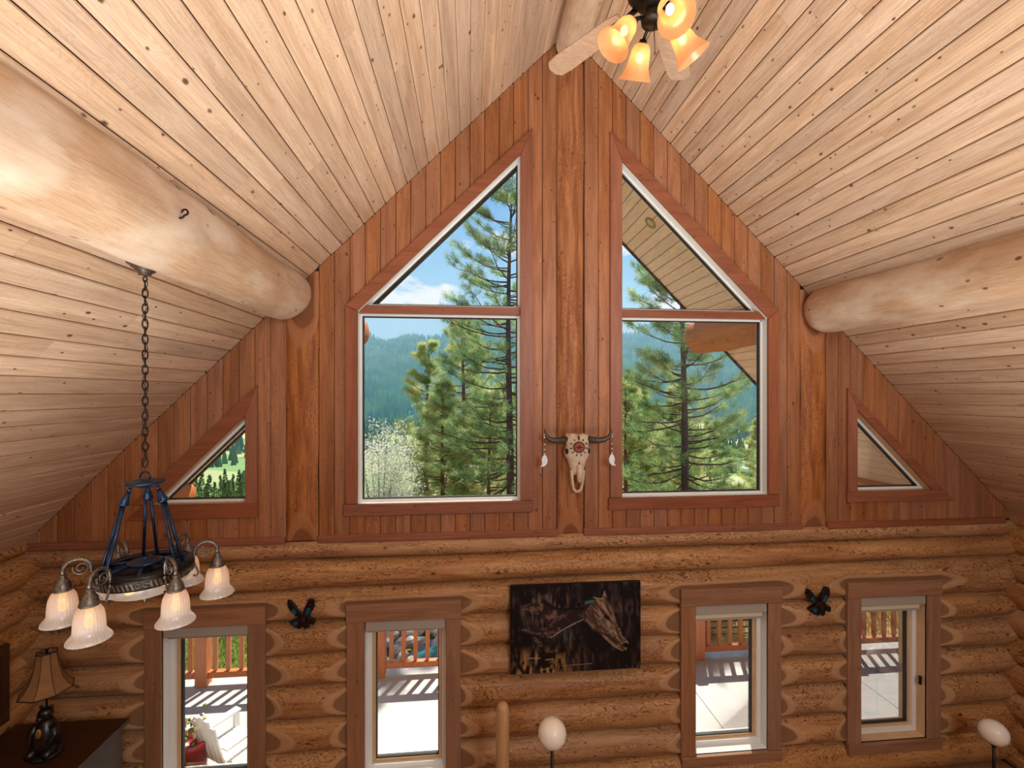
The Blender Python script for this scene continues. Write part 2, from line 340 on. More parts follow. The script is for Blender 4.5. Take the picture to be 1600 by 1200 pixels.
# ---- front gable wall
# windows of the gable: inner casing edges (opening) as functions
WINS = {  # name: x0, x1, sill z, top function
 'TL': (-3.23, -2.322, 3.37, lambda x: x+6.6),
 'CL': (-1.19, .545, 3.335, lambda x: x+6.53),
 'CR': (1.685, 3.41, 3.345, lambda x: 8.78-x),
 'TR': (4.511, 5.47, 3.36, lambda x: 8.83-x)}
ZL = 2.965       # top of log wall
def strip(x0, x1, y0, y1, parent, mat, name, cham):
    """board between x0 and x1 from the log wall to the roof, minus the window openings"""
    pieces = []
    xs = [x0, x1]
    for (a, b_, s, t) in WINS.values():
        for e in (a-.05, b_+.05):
            if x0+.004 < e < x1-.004: xs.append(e)
    xs.append(XR) if x0 < XR < x1 else None
    xs = sorted(xs); m = MB(); out = []
    for a, b_ in zip(xs[:-1], xs[1:]):
        mid = (a+b_)/2; win = None
        for wv in WINS.values():
            if wv[0]-.05 < mid < wv[1]+.05: win = wv
        lo = ZL+.03; segs = []
        if win:
            segs.append(((lo, lo), (win[2]-.05, win[2]-.05)))
            segs.append(((win[3](a)+.05, win[3](b_)+.05), (roof(a)-.004, roof(b_)-.004)))
        else: segs.append(((lo, lo), (roof(a)-.004, roof(b_)-.004)))
        for (l0, l1), (h0, h1) in segs:
            if h0 < l0+.01 and h1 < l1+.01: continue
            h0 = max(h0, l0); h1 = max(h1, l1)
            out.append((a, b_, l0, l1, h0, h1))
    # separate boards above and below a window, each its own object
    groups = {}
    for q in out: groups.setdefault('hi' if q[2] > 3.5 else 'lo', []).append(q)
    for k, qs in groups.items():
        m = MB()
        for (a, b_, l0, l1, h0, h1) in qs:
            ga = .002 if a == x0 else 0; gb = .002 if b_ == x1 else 0
            ca = cham if a == x0 else 0; cb = cham if b_ == x1 else 0
            def lz(x): return l0+(l1-l0)*(x-a)/(b_-a)
            def hz(x): return h0+(h1-h0)*(x-a)/(b_-a)
            X = [a+ga, a+ga, a+ga+ca, b_-gb-cb, b_-gb, b_-gb]; Y = [y1, y0+ca, y0, y0, y0+cb, y1]
            vs = [(x, y, lz(x)) for x, y in zip(X, Y)]+[(x, y, hz(x)) for x, y in zip(X, Y)]
            m.add(vs, [(i, i+1, i+7, i+6) for i in range(5)]+[(0, 6, 11, 5), (5, 4, 3, 2, 1, 0), (6, 7, 8, 9, 10, 11)])
        m.build(name, mat, parent)
wf = MB()
edges = sorted({-4.9, 7.1, XR}|{w_[0]-.05 for w_ in WINS.values()}|{w_[1]+.05 for w_ in WINS.values()})
for a, b_ in zip(edges[:-1], edges[1:]):
    mid = (a+b_)/2; win = None
    for wv in WINS.values():
        if wv[0]-.05 < mid < wv[1]+.05: win = wv
    def q(l0, l1, h0, h1):
        h0 = max(h0, l0); h1 = max(h1, l1)
        if h0-l0 < .01 and h1-l1 < .01: return
        wf.prism([(a, l0), (b_, l1), (b_, h1), (a, h0)], YW+.013, YW+.12)
    if win:
        q(ZL-.02, ZL-.02, win[2]-.05, win[2]-.05); q(win[3](a)+.05, win[3](b_)+.05, roof(a), roof(b_))
    else: q(ZL-.02, ZL-.02, max(roof(a), ZL), max(roof(b_), ZL))
wall_front = wf.build('wall_front', M_BACK, None, 'structure')
PW = .1565
for x0, x1 in ((-4.46, -1.925), (-1.594, .950), (1.262, 3.818), (4.14, 6.62)):
    n = round((x1-x0)/PW); d = (x1-x0)/n
    for i in range(n):
        strip(x0+i*d, x0+(i+1)*d, YW, YW+.0125, wall_front, M_WALLB, 'plank', .006)
# ledge boards along the foot of the boarding
for x0, x1 in ((-4.40, -1.93), (-1.60, .955), (1.25, 3.83), (4.14, 6.45)):
    m = MB(); m.prism([(x0, ZL-.03), (x1, ZL-.03), (x1, ZL+.045), (x0, ZL+.045)], YW-.03, YW+.012, 0, .008); m.build('ledge_board', M_CASE_H, wall_front)

def log_obj(s0, s1, ca, ra, b0, rb, mapf, mat, parent, name='log', cuts=(), seed=0, wob=.006, nang=40, ds=.1, fine=.26, ends=True):
    """a peeled log: s along, a across, b depth (room side negative). cuts: (s_at, sign, depth, slope)"""
    r = random.Random(seed); ph = [r.uniform(0, 6.28) for _ in range(8)]
    ss = []; s = s0
    near = [c[0] for c in cuts]+[c[1] for c in cuts if len(c) == 6]
    while s < s1-1e-6:
        ss.append(s); s += .014 if any(abs(s-e) < fine for e in near) else ds
    ss.append(s1); ss = np.array(ss); th = np.linspace(0, 2*pi, nang, endpoint=False)
    Sg, T = np.meshgrid(ss, th, indexing='ij')
    w = 1+wob/.18*(np.sin(Sg*2.1+ph[0]+np.sin(T+ph[1]))+.6*np.sin(Sg*4.7+2*T+ph[2])+.5*np.sin(3*T+Sg*1.3+ph[3])+.35*np.sin(Sg*11+ph[4]+T*4))
    A = ca(Sg)+ra(Sg)*np.sin(T)*w; B = b0-rb(Sg)*np.cos(T)*w if callable(rb) else b0-rb*np.cos(T)*w
    cutv = np.full(Sg.shape, -1.0)
    for cc in cuts:
        if len(cc) == 4:
            sa, sign, dep, slope = cc; pl = dep-slope*np.maximum(0, (Sg-sa)*sign)
        else:
            sl, sr, dep, slope, zt_, slz = cc; pl = dep-slope*np.maximum(0, np.maximum(sl-Sg, Sg-sr))-slz*np.maximum(0, A-zt_)
        cutv = np.maximum(cutv, pl-B)
    B = np.where(cutv > 0, B+cutv, B)
    X, Y, Z = mapf(Sg, A, B); V = np.stack([X, Y, Z], -1).reshape(-1, 3); n = len(ss); k = nang
    i, j = np.meshgrid(np.arange(n-1), np.arange(k), indexing='ij'); i = i.ravel(); j = j.ravel(); j2 = (j+1) % k
    Fq = np.stack([i*k+j, i*k+j2, (i+1)*k+j2, (i+1)*k+j], -1)
    # end caps as quads fanned to a centre vertex pair
    cap = []
    if ends:
        for e, base in ((0, 0), (1, (n-1)*k)):
            c = V[base:base+k].mean(0); V = np.vstack([V, c[None]]); ci = len(V)-1
            for q in range(0, k, 2):
                f = (base+q, base+(q+1) % k, base+(q+2) % k, ci); cap.append(f[::-1] if e == 0 else f)
        Fq = np.vstack([Fq, np.array(cap)])
    me = np_mesh(name, V, Fq, mat, True)
    if True:
        at = me.attributes.new('cut', 'FLOAT', 'POINT'); v = np.full(len(V), -1, np.float32); v[:n*k] = np.clip(cutv.ravel(), -1, 1); at.data.foreach_set('value', v)
    return link(name, me, parent)

# ---- log courses of the front wall. seams measured at x=-2 and x=4
SEAM = [(2.965, 2.975), (2.743, 2.765), (2.427, 2.506), (2.097, 2.094), (1.735, 1.775), (1.417, 1.43), (1.06, 1.103), (.72, .74), (.38, .40), (.02, .02)]
# lower doors/windows: outer casing left, right, opening left, right, head outer z, head inner z
LOW = [(-3.29, -2.12, -3.129, -2.285, 2.298, 2.12), (-1.298, -.104, -1.115, -.262, 2.283, 2.095), (2.36, 3.555, 2.53, 3.397, 2.302, 2.11), (4.374, 5.565, 4.545, 5.391, 2.305, 2.12)]
LOWBOT = .42
def lerp2(p): return lambda x: p[0]+(p[1]-p[0])*(x+2)/6
for k in range(9):
    zt, zb = lerp2(SEAM[k]), lerp2(SEAM[k+1])
    mid_at = (SEAM[k][0]+SEAM[k+1][0])/2
    # spans between openings
    spans = []; x = -4.95
    if k == 0 or k == 1: spans = [(-4.95, 7.15, [])]
    elif k == 2: spans = [(-4.95, 7.15, [('h', q_) for q_ in LOW])]
    else:
        cutlist = []
        for (ol, orr, il, ir, ho, hi) in LOW:
            if LOWBOT-.1 < mid_at < ho: cutlist.append((ol, orr))
        if k == 8: cutlist = []
        cs = []
        for (ol, orr) in cutlist:
            spans.append((x, ol+.03, cs+[(ol, -1)])); cs = [(orr, 1)]; x = orr-.03
        spans.append((x, 7.15, cs))
    for (a, b_, cs) in spans:
        r = random.Random(int(a*100)+k*77)
        cuts = [(sa, sg, 4.968+r.uniform(0, .035), r.uniform(.2, .45)) if sa != 'h' else (sg[0], sg[1], 4.985, r.uniform(.22, .3), sg[4]+.005, .55) for sa, sg in cs]
        big = 1.05 if k else 1.05
        log_obj(a, b_, lambda s, zt=zt, zb=zb: (zt(s)+zb(s))/2, lambda s, zt=zt, zb=zb, big=big: (zt(s)-zb(s))/2*big, 5.12, .19 if k else .165,
                lambda s, A, B: (s, B, A), M_LOGX, wall_front, 'log', cuts, seed=k*31+int(a*10), nang=44)
# ---- posts in the gable wall
def post(x0, x1, zb, zt, ztop, seed, top=True):
    c = (x0+x1)/2; r = (x1-x0)/2/.72
    cuts = [(zb, 1, 5.006, .17)]
    if top: cuts.append((zt, -1, 5.006, .17))
    log_obj(zb, ztop, lambda s: c+0*s, lambda s: r+0*s, 5.09, .13, lambda s, A, B: (A, B, s), M_LOGZ, wall_front, 'post', cuts, seed=seed, wob=.003, nang=48, fine=.5)
post(-1.91, -1.617, ZL-.01, 5.32, 5.80, 5); post(.97, 1.237, ZL-.01, 8.2, 8.2, 6, False); post(3.84, 4.125, ZL-.01, 5.32, 5.72, 7)

# ---- side walls of logs
for name, xs, sg in (('wall_left', -4.52, 1), ('wall_right', 6.66, -1)):
    m = MB(); m.box(min(xs, xs-sg*.12), max(xs, xs-sg*.12), -4.6, 5.4, 0, 3.0); wl = m.build(name, M_BACK, None, 'structure')
    z = 3.0; hts = [.17]+[.335]*9
    zz = [3.03, 2.90, 2.585, 2.255, 1.92, 1.58, 1.245, .90, .56, .21, 0.0]
    for k in range(10):
        c = (zz[k]+zz[k+1])/2; h = (zz[k]-zz[k+1])/2*1.16
        log_obj(-4.6, 5.35, lambda s, c=c: c+0*s, lambda s, h=h: h+0*s, 0, .19 if k else .13, (lambda s, A, B, xs=xs, sg=sg: (xs-B*sg, s, A)), M_LOGY, wl, 'log', (), seed=900+k*13+int(xs), nang=28, ds=.2)
# rear gable wall behind the loft
m = MB(); m.prism([(-4.9, 0), (7.1, 0), (7.1, roof(7.1)), (XR, ZR), (-4.9, roof(-4.9))], -4.7, -4.6); m.build('wall_back', M_WALLB, None, 'structure')

# ---- beams
def beam(name, cx, cz, r, y0, y1, label, seed, taper=0, r2=None, mat=None):
    r2 = r2 or r
    def rad(s): return (r+(r2-r)*(s-y0)/(y1-y0))-np.maximum(0, s-(y1-.10))*taper
    o = log_obj(y0, y1, lambda s: cx+0*s, rad, cz, rad, lambda s, A, B: (A, s, B), mat or M_BEAM, None, name, (), seed=seed, wob=.007, nang=48, ds=.05)
    tag(o, label, 'beam'); return o
beam('log_beam', -1.90, 5.525, .262, -4.55, 4.985, 'thick pale peeled log beam under the left ceiling slope, holding the chandelier', 11, .35)
beam('log_beam', 4.075, 5.47, .262, -4.55, 4.985, 'thick pale peeled log beam under the right ceiling slope', 12, .35)
beam('log_beam', 1.085, 8.285, .175, -4.55, 4.985, 'slimmer peeled ridge log beam at the ceiling peak above the ceiling fan', 13, .55)

hk_ = thing('beam_hook', 'small dark iron hook screwed into the left log beam above the chandelier', 'hook', (-1.645, 2.735, 5.50))
m = MB(); m.ball((.0, 0, -.012), (.012, .028, .016), 10); m.build('hook_plate', M_BLACKM, hk_)
m = MB(); m.tube([(.0, 0, -.01), (.03, 0, -.008), (.045, 0, .008)]+[(.045+.016*math.sin(a*.6), 0, .024-.016*math.cos(a*.6)) for a in range(1, 9)], .0055, 8); m.build('hook_loop', M_BLACKM, hk_)
# ------------------------------------------------------------------ gable windows
YG = 5.115
def poly_frame(m, poly, t, y0, y1, mi=0):
    """mitred frame of width t just inside a convex polygon (XZ)"""
    n = len(poly); a = sum(poly[i][0]*poly[(i+1) % n][1]-poly[(i+1) % n][0]*poly[i][1] for i in range(n))
    if a < 0: poly = poly[::-1]
    inn = []
    for i in range(n):
        p, q, r = [Vector(poly[j % n]) for j in (i-1, i, i+1)]
        e1 = (q-p).normalized(); e2 = (r-q).normalized(); n1 = Vector((-e1.y, e1.x)); n2 = Vector((-e2.y, e2.x)); d = (n1+n2)*(t/(1+n1.dot(n2))); inn.append((q.x+d.x, q.y+d.y))
    for i in range(n):
        j = (i+1) % n; m.prism([poly[i], poly[j], inn[j], inn[i]], y0, y1, mi)
    return inn
def mesh_pane(poly, y, parent):
    m = MB(); m.prism(poly, y, y+.006); return m.build('pane', M_GLASS, parent)
def casing(parent, poly, mat, y0=YW-.032):
    m = MB(); m.prism(poly, y0, YW+.003, 0, .004); return m.build('casing', mat, parent)
def jambs(parent, poly, mats):
    n = len(poly)
    m = MB(); poly_frame(m, poly, -.02, YW-.005, YW+.20); m.build('jamb', mats, parent)
def glazed(parent, poly, tw=.026):
    m = MB(); i1 = poly_frame(m, poly, tw, YG-.03, YG+.05); f = m.build('window_frame', M_VINYL, parent)
    m = MB(); i2 = poly_frame(m, i1, .011, YG-.012, YG+.03); m.build('gasket', M_SEAL, f)
    mesh_pane(i2, YG+.005, parent)
def window(n, x0, x1, sill, tf, cases):
    w_ = struct('window_%d' % n)
    for p, mt in cases: casing(w_, p, mt)
    return w_
# left triangle
w1 = window(1, *WINS['TL'], [
  ([(-2.322, 3.37), (-2.205, 3.37), (-2.205, -2.205+6.8), (-2.322, 4.278)], M_CASE_V),
  ([(-3.47, 3.22), (-2.20, 3.22), (-2.20, 3.37), (-3.23, 3.37), (-3.32, 3.37)], M_CASE_H),
  ([(-3.43, 3.372), (-3.23, 3.372), (-2.322, 4.278), (-2.207, 4.593)], M_CASE_H)])
P1 = [(-3.23, 3.37), (-2.322, 3.37), (-2.322, 4.278)]
jambs(w1, P1, M_TAN); glazed(w1, P1)
w4 = window(4, *WINS['TR'], [
  ([(4.39, 3.36), (4.511, 3.36), (4.511, 4.319), (4.39, 4.57)], M_CASE_V),
  ([(4.385, 3.235), (5.76, 3.235), (5.60, 3.36), (4.385, 3.36)], M_CASE_H),
  ([(5.47, 3.362), (5.62, 3.362), (4.392, 4.57), (4.511, 4.319)], M_CASE_H)])
P4 = [(4.511, 3.36), (5.47, 3.36), (4.511, 4.319)]
jambs(w4, P4, M_TAN); glazed(w4, P4)
TZ0, TZ1 = 5.372, 5.455
def big_window(n, mir):
    if not mir:
        x0, x1, s, c = -1.19, .545, 3.335, 6.57
        cs = [([(-1.315, 3.34), (-1.19, 3.34), (-1.19, 5.38), (-1.315, 5.435)], M_CASE_V), ([(.545, 3.34), (.68, 3.34), (.68, 7.41), (.545, 7.115)], M_CASE_V),
              ([(-1.335, 3.21), (.685, 3.21), (.685, 3.335), (-1.335, 3.335)], M_CASE_H), ([(-1.19, 5.383), (.545, 7.118), (.676, 7.408), (-1.315, 5.437)], M_CASE_H)]
        full = [(x0, s), (x1, s), (x1, 7.115), (x0, 5.38)]
        up = [(TZ1-c, TZ1), (x1, TZ1), (x1, 7.115)]; low = [(x0, s), (x1, s), (x1, TZ0), (x0, TZ0)]
    else:
        x0, x1, s, c = 1.685, 3.41, 3.345, 8.78
        cs = [([(1.55, 3.35), (1.685, 3.35), (1.685, 7.095), (1.55, 7.425)], M_CASE_V), ([(3.41, 3.35), (3.53, 3.35), (3.53, 5.465), (3.41, 5.37)], M_CASE_V),
              ([(1.53, 3.21), (3.545, 3.21), (3.545, 3.345), (1.53, 3.345)], M_CASE_H), ([(1.685, 7.098), (3.41, 5.373), (3.53, 5.467), (1.552, 7.423)], M_CASE_H)]
        up = [(x0, TZ1), (c-TZ1, TZ1), (x0, 7.095)]; low = [(x0, s), (x1, s), (x1, 5.37), (c-TZ0+.001, TZ0), (x0, TZ0)]
        full = [(x0, s), (x1, s), (x1, 5.37), (x0, 7.095)]
    w_ = struct('window_%d' % n)
    for p, mt in cs: casing(w_, p, mt)
    jambs(w_, full, M_VINYL); glazed(w_, up, .02); glazed(w_, low, .024)
    m = MB(); m.prism([(x0, TZ0), (x1 if not mir else c-TZ0, TZ0), (x1 if not mir else c-TZ1, TZ1), (x0 if mir else TZ1-c, TZ1)], YW+.02, YW+.24, 0, .004); m.build('mullion', M_CASE_H, w_)
big_window(2, False); big_window(3, True)

# ------------------------------------------------------------------ lower windows
ORD = ['left-most lower window, left of the eagle ornament', 'lower window between an eagle ornament and the horse painting', 'lower window just right of the horse painting', 'right-most lower window near the corner']
for i, (ol, orr, il, ir, ho, hi) in enumerate(LOW):
    w_ = struct('window_%d' % (5+i)); YF = 4.955
    m = MB(); m.prism([(ol, LOWBOT), (il, LOWBOT), (il, hi), (ol, hi)], YF, YF+.035, 0, .004); m.build('casing', M_CASE2, w_)
    m = MB(); m.prism([(ir, LOWBOT), (orr, LOWBOT), (orr, hi), (ir, hi)], YF, YF+.035, 0, .004); m.build('casing', M_CASE2, w_)
    m = MB(); m.prism([(ol-.005, hi+.002), (orr+.005, hi+.002), (orr+.005, ho), (ol-.005, ho)], YF-.012, YF+.035, 0, .004); m.build('casing', M_CASE2H, w_)
    m = MB(); m.prism([(ol, LOWBOT-.12), (orr, LOWBOT-.12), (orr, LOWBOT), (ol, LOWBOT)], YF-.02, YF+.035, 0, .004); m.build('casing', M_CASE2H, w_)
    # jamb boards
    m = MB(); poly_frame(m, [(il, LOWBOT), (ir, LOWBOT), (ir, hi), (il, hi)], -.03, YF+.02, 5.33); m.build('jamb', M_VINYL if i != 3 else M_TAN, w_)
    m = MB(); p1 = poly_frame(m, [(il, LOWBOT), (ir, LOWBOT), (ir, hi), (il, hi)], .05, 5.10, 5.19); f = m.build('window_frame', M_VINYL, w_)
    m = MB(); p2 = poly_frame(m, p1, .035, 5.13, 5.20); m.build('sash', M_TAN, f)
    m = MB(); p3 = poly_frame(m, p2, .01, 5.14, 5.19); m.build('gasket', M_SEAL, f)
    mesh_pane(p3, 5.16, w_)
    bl = thing('roller_blind', 'rolled-up grey blind in the %s' % ORD[i], 'blind', ((il+ir)/2, 5.03, hi-.06))
    hw = (ir-il)/2-.008
    m = MB(); m.prism([(-hw, -.05), (hw, -.05), (hw, .055), (-hw, .055)], -.06, .03, 0, .006); m.build('valance', M_BLIND, bl)
    drop = .07 if i >= 2 else .012
    m = MB(); m.box(-hw+.02, hw-.02, .0, .004, -.05-drop, -.045); m.build('fabric', M_BLINDF, bl)
    m = MB(); m.box(-hw+.015, hw-.015, -.008, .012, -.05-drop-.022, -.05-drop); m.build('bottom_bar', M_BLIND, bl)
    if i == 3:
        m = MB(); m.box(ir-.03, ir-.012, 5.02, 5.045, 1.02, 1.12); m.build('latch', M_BLACKM, w_)

# ------------------------------------------------------------------ chandelier
CX, CY = -1.985, 3.0
ch = thing('chandelier', 'six-arm bronze chandelier with ribbed frosted glass shades hanging from the left log beam', 'chandelier', (CX, CY, 3.44))
m = MB(); m.lathe([(.0, 1.79), (.03, 1.79), (.035, 1.805), (.05, 1.81), (.058, 1.825), (.07, 1.83), (.078, 1.845), (.09, 1.85), (.097, 1.865), (.095, 1.895), (0, 1.895)], 32); m.build('canopy', M_PEWTER, ch)
m = MB(); m.tube([(.012*cos(a*.7853), 0, 1.765+.018*sin(a*.7853)) for a in range(9)], .004, 6, cap=False); m.build('hook', M_IRON, ch)
zt_, zb_ = 1.75, .62; nl = 24; pitch = (zt_-zb_)/nl
for i in range(nl):
    zc = zt_-(i+.5)*pitch; L_ = pitch*.5+.008; m = MB(); pts = []
    for k in range(15):
        a = 2*pi*k/14; x = .0135*cos(a); z = L_*sin(a)
        pts.append((x, 0, z) if i % 2 else (0, x, z))
    ang = .5
    m.tube([(p[0]*cos(ang)-p[1]*sin(ang), p[0]*sin(ang)+p[1]*cos(ang), p[2]+zc) for p in pts], .0042, 6, cap=False); m.build('chain_link', M_IRON, ch)
m = MB(); m.tube([(.013*cos(i*.9)*1.0, .013*sin(i*.9), zt_-(zt_-zb_)*i/60) for i in range(61)], .0022, 5); m.build('power_cord', M_BLACKM, ch)
# top plate
m = MB(); m.lathe([(0, .54), (.05, .54), (.06, .535), (.085, .528), (.10, .53), (.102, .52), (.088, .510), (.06, .505), (.03, .49), (0, .49)], 32); m.tube([(.028*cos(a*.5236), 0, .555+.032*sin(a*.5236)) for a in range(13)], .006, 8, cap=False); m.build('top_plate', M_SKYMETAL, ch)
PH = radians(25)
for k in range(3):
    a0 = PH+radians(91)+k*2*pi/3; p0 = Vector((.075*cos(a0), .075*sin(a0), .50)); p1 = Vector((.112*cos(a0), .112*sin(a0), .40))
    m = MB(); m.tube([p0, p0+(p1-p0)*.2], [.008, .012], 8); m.tube([p0+(p1-p0)*.18, p0+(p1-p0)*.5, p0+(p1-p0)*.9, p1], [.011, .017, .03, .026], 10); m.build('rod_socket', M_SKYMETAL, ch)
    for s in (-1, 1):
        a1 = a0+s*.17; e = Vector((.215*cos(a1), .215*sin(a1), -.005)); q = p1+Vector((-sin(a0), cos(a0), 0))*.013*s
        m = MB(); m.tube([q, e], .0095, 8); m.build('rod', M_SKYMETAL, ch)
# ring with pierced band, spokes and hub
m = MB(); m.lathe([(.195, .02), (.235, .03), (.246, .022), (.252, .0), (.247, -.012), (.240, -.05), (.234, -.062), (.21, -.062), (.202, -.05), (.198, -.0), (.195, .02)], 64)
ring = m.build('ring', M_IRON, ch)
m = MB(); m.lathe([(0, -.012), (.196, -.008), (.203, .022), (.236, .031), (.236, .027), (.207, .016), (.2, -.016), (0, -.018)], 48); m.build('ring_dish', M_SKYMETAL, ring)
m = MB()
for k in range(72):
    if (k % 12) in (0, 1, 11): continue
    a = 2*pi*k/72; M_ = Matrix.Rotation(a, 4, 'Z') @ Matrix.Translation((.242, 0, -.03)) @ Matrix.Rotation(.35, 4, 'X')
    m.box(-.004, .007, -.006, .006, -.02, .02, 0, M_)
for k in range(6):
    a = 2*pi*k/6
    for s in (-1, 1):
        c = Vector((.247*cos(a+s*.075), .247*sin(a+s*.075), -.03)); t = Vector((-sin(a), cos(a), 0))
        m.tube([c+t*(.016-.0012*i)*cos(i*.7)+Vector((0, 0, 1))*(.016-.0012*i)*sin(i*.7) for i in range(12)], .004, 5)
m.build('pierced_band', M_PEWTER, ring, 'stuff')
m = MB(); m.lathe([(0, .055), (.07, .05), (.088, .042), (.09, .03), (.07, .02), (0, .02)], 28); m.lathe([(0, .066), (.014, .064), (.014, .05)], 12); m.build('hub', M_SKYMETAL, ch)
for k in range(6):
    a = PH+k*pi/3+radians(30); m = MB(); m.tube([(.07*cos(a), .07*sin(a), .03), (.16*cos(a), .16*sin(a), .02), (.205*cos(a), .205*sin(a), .005)], .011, 8); m.build('spoke', M_SKYMETAL, ch)
m = MB(); m.lathe([(0, -.02), (.014, -.02), (.014, -.17), (0, -.17)], 10); st = m.build('stem', M_IRON, ch)
# glass bowl under the ring
prof = [(.228*sin(t)*1.0, -.055-.105*(1-cos(t))*0-.115*(1-(sin(t)))**.0*(cos(t))) for t in np.linspace(pi/2, 0.02, 12)]
m = MB(); m.lathe(prof, 72, rib=lambda i, a: .012*cos(a*24)); m.build('glass_bowl', M_FROST, ch)
m = MB(); m.lathe([(0, -.165), (.018, -.168), (.02, -.178), (.012, -.185), (.016, -.195), (.006, -.21), (.004, -.222), (0, -.226)], 14); m.build('finial', M_PEWTER, ch)
for k in range(3):
    a = k*2.09+.3; m = MB(); m.ball((.10*cos(a), .10*sin(a), -.10), (.03, .03, .03), 10); m.build('bulb', M_BULB, ch)
def spiral(c, d, r0, turns, start, n=26, flip=1):
    out = []
    for i in range(n):
        t = i/(n-1); r = r0*(1-t)**.8+.004; a = start+flip*turns*2*pi*t; out.append(c+d*(r*cos(a))+Vector((0, 0, r*sin(a))))
    return out
SHADE = [(.026, -.052), (.037, -.06), (.051, -.077), (.060, -.10), (.065, -.13), (.067, -.16), (.068, -.185), (.070, -.198), (.079, -.213), (.091, -.228), (.096, -.238), (.097, -.244)]
def rib_fn(i, a): return .022*cos(a*26) if i < 7 else (.018*cos(a*30) if i < 11 else 0)
RA = .372
for k in range(6):
    a = PH+k*pi/3; d = Vector((cos(a), sin(a), 0)); up_ = lambda x, z: d*x+Vector((0, 0, z))
    arm = MB(); pts = [up_(.247, -.03), up_(.243, 0), up_(.247, .035)]
    for i in range(13):
        t = pi-pi*i/12; pts.append(up_(.310+.062*cos(t), .05+.058*sin(t)))
    pts.append(up_(RA, .01))
    arm.tube(pts, [.008]*3+[.0105]*13+[.011], 10)
    arm.tube(spiral(up_(.292, .052), d, .036, 1.7, pi*.1, flip=-1), [.0068-.00018*i for i in range(26)], 6)
    arm.tube([up_(.247, -.02), up_(.260, -.055), up_(.270, -.085), up_(.258, -.105), up_(.244, -.095)], [.008, .007, .006, .006, .008], 6)
    ao = arm.build('arm', M_PEWTER, ch)
    Mx = Matrix.Translation(d*RA)
    cp = MB(); cp.lathe([(0, .028), (.015, .026), (.018, .016), (.015, .008), (.022, .0), (.032, -.018), (.040, -.042), (.044, -.058), (.042, -.064), (0, -.06)], 40, rib=lambda i, a: .035*cos(a*20) if 4 <= i <= 7 else 0, M=Mx); cp.build('shade_cap', M_PEWTER, ao)
    sh = MB(); sh.lathe(SHADE, 104, rib=rib_fn, M=Mx); sh.lathe([(r-.003, z) for r, z in SHADE[::-1]], 104, rib=rib_fn, M=Mx); sh.build('glass_shade', M_FROST, ao)
    b = MB(); c = d*RA; b.ball((c.x, c.y, -.15), (.024, .024, .032), 12); b.lathe([(.014, -.06), (.016, -.12)], 10, M=Mx); b.build('bulb', M_BULB, ao)

# ------------------------------------------------------------------ ceiling fan with light kit
fan = thing('ceiling_fan', 'ceiling fan with amber glass bell lights hanging from the ridge beam', 'fan', (1.07, 2.60, 6.83))
m = MB(); m.lathe([(0, 1.31), (.075, 1.31), (.07, 1.27), (.03, 1.24), (0, 1.24)], 24); m.build('canopy', M_IRON, fan)
m = MB(); m.tube([(0, 0, 1.27), (0, 0, .2)], .018, 12); m.build('downrod', M_IRON, fan)
m = MB(); m.lathe([(0, .22), (.05, .21), (.12, .15), (.15, .09), (.15, .03), (.11, -.02), (.06, -.04), (.05, -.09), (.075, -.12), (.07, -.15), (.03, -.165), (0, -.17)], 32); m.build('motor_housing', M_IRON, fan)
M_MAPLE = wood('pale_fan_blade', 'b89a80', 'a08268', 'X', figure=.4, knots=0, rough=.4)
for k in range(5):
    a = radians(54+72*k); M_ = Matrix.Rotation(a, 4, 'Z') @ Matrix.Rotation(radians(10), 4, 'X')
    m = MB(); o = [(.22, -.05), (.30, -.066), (.70, -.08), (.79, -.07), (.82, -.03), (.82, .03), (.79, .07), (.70, .08), (.30, .066), (.22, .05)]
    vs = [M_ @ Vector((x, y, z)) for z in (-.005, .005) for x, y in o]; n = len(o)
    m.add(vs, [tuple(range(n))[::-1], tuple(range(n, 2*n))]+[(i, (i+1) % n, n+(i+1) % n, n+i) for i in range(n)]); bo = m.build('blade', M_MAPLE, fan)
    m = MB(); m.tube([M_ @ Vector(p) for p in ((.12, 0, -.0), (.2, 0, -.012), (.28, 0, -.012))], [.018, .014, .02], 8); m.build('blade_bracket', M_IRON, bo)
FS = [(1.2*r_, 1.2*z_) for r_, z_ in [(.022, 0), (.036, -.008), (.047, -.03), (.052, -.06), (.056, -.095), (.068, -.13), (.083, -.155), (.086, -.162)]]
for a_, tilt in ((185, 36), (275, 36), (5, 36), (95, 36)):
    a = radians(a_); d = Vector((cos(a), sin(a), 0))
    m = MB(); m.tube([Vector((0, 0, -.13))+d*.06, Vector((0, 0, -.145))+d*.11, Vector((0, 0, -.165))+d*.14], .011, 8); ar = m.build('light_arm', M_IRON, fan)
    M_ = Matrix.Translation(Vector((0, 0, -.165))+d*.14) @ Matrix.Rotation(a, 4, 'Z') @ Matrix.Rotation(-radians(tilt), 4, 'Y')
    m = MB(); m.lathe([(0, .02), (.02, .018), (.026, 0), (.026, -.012)], 14, M=M_); m.build('socket', M_IRON, ar)
    m = MB(); m.lathe(FS, 32, M=M_); m.lathe([(r-.003, z) for r, z in FS[::-1]], 32, M=M_); m.build('glass_shade', M_AMBER, ar)
    m = MB(); c = M_ @ Vector((0, 0, -.075)); m.ball(tuple(c), (.022, .022, .028), 10); m.build('bulb', M_BULBW, ar)
m = MB(); m.tube([(0, 0, -.17), (.004, -.004, -.26), (.006, -.004, -.33)], .003, 5); m.ball((.006, -.004, -.335), .008, 8); m.build('pull_chain', M_PEWTER, fan)

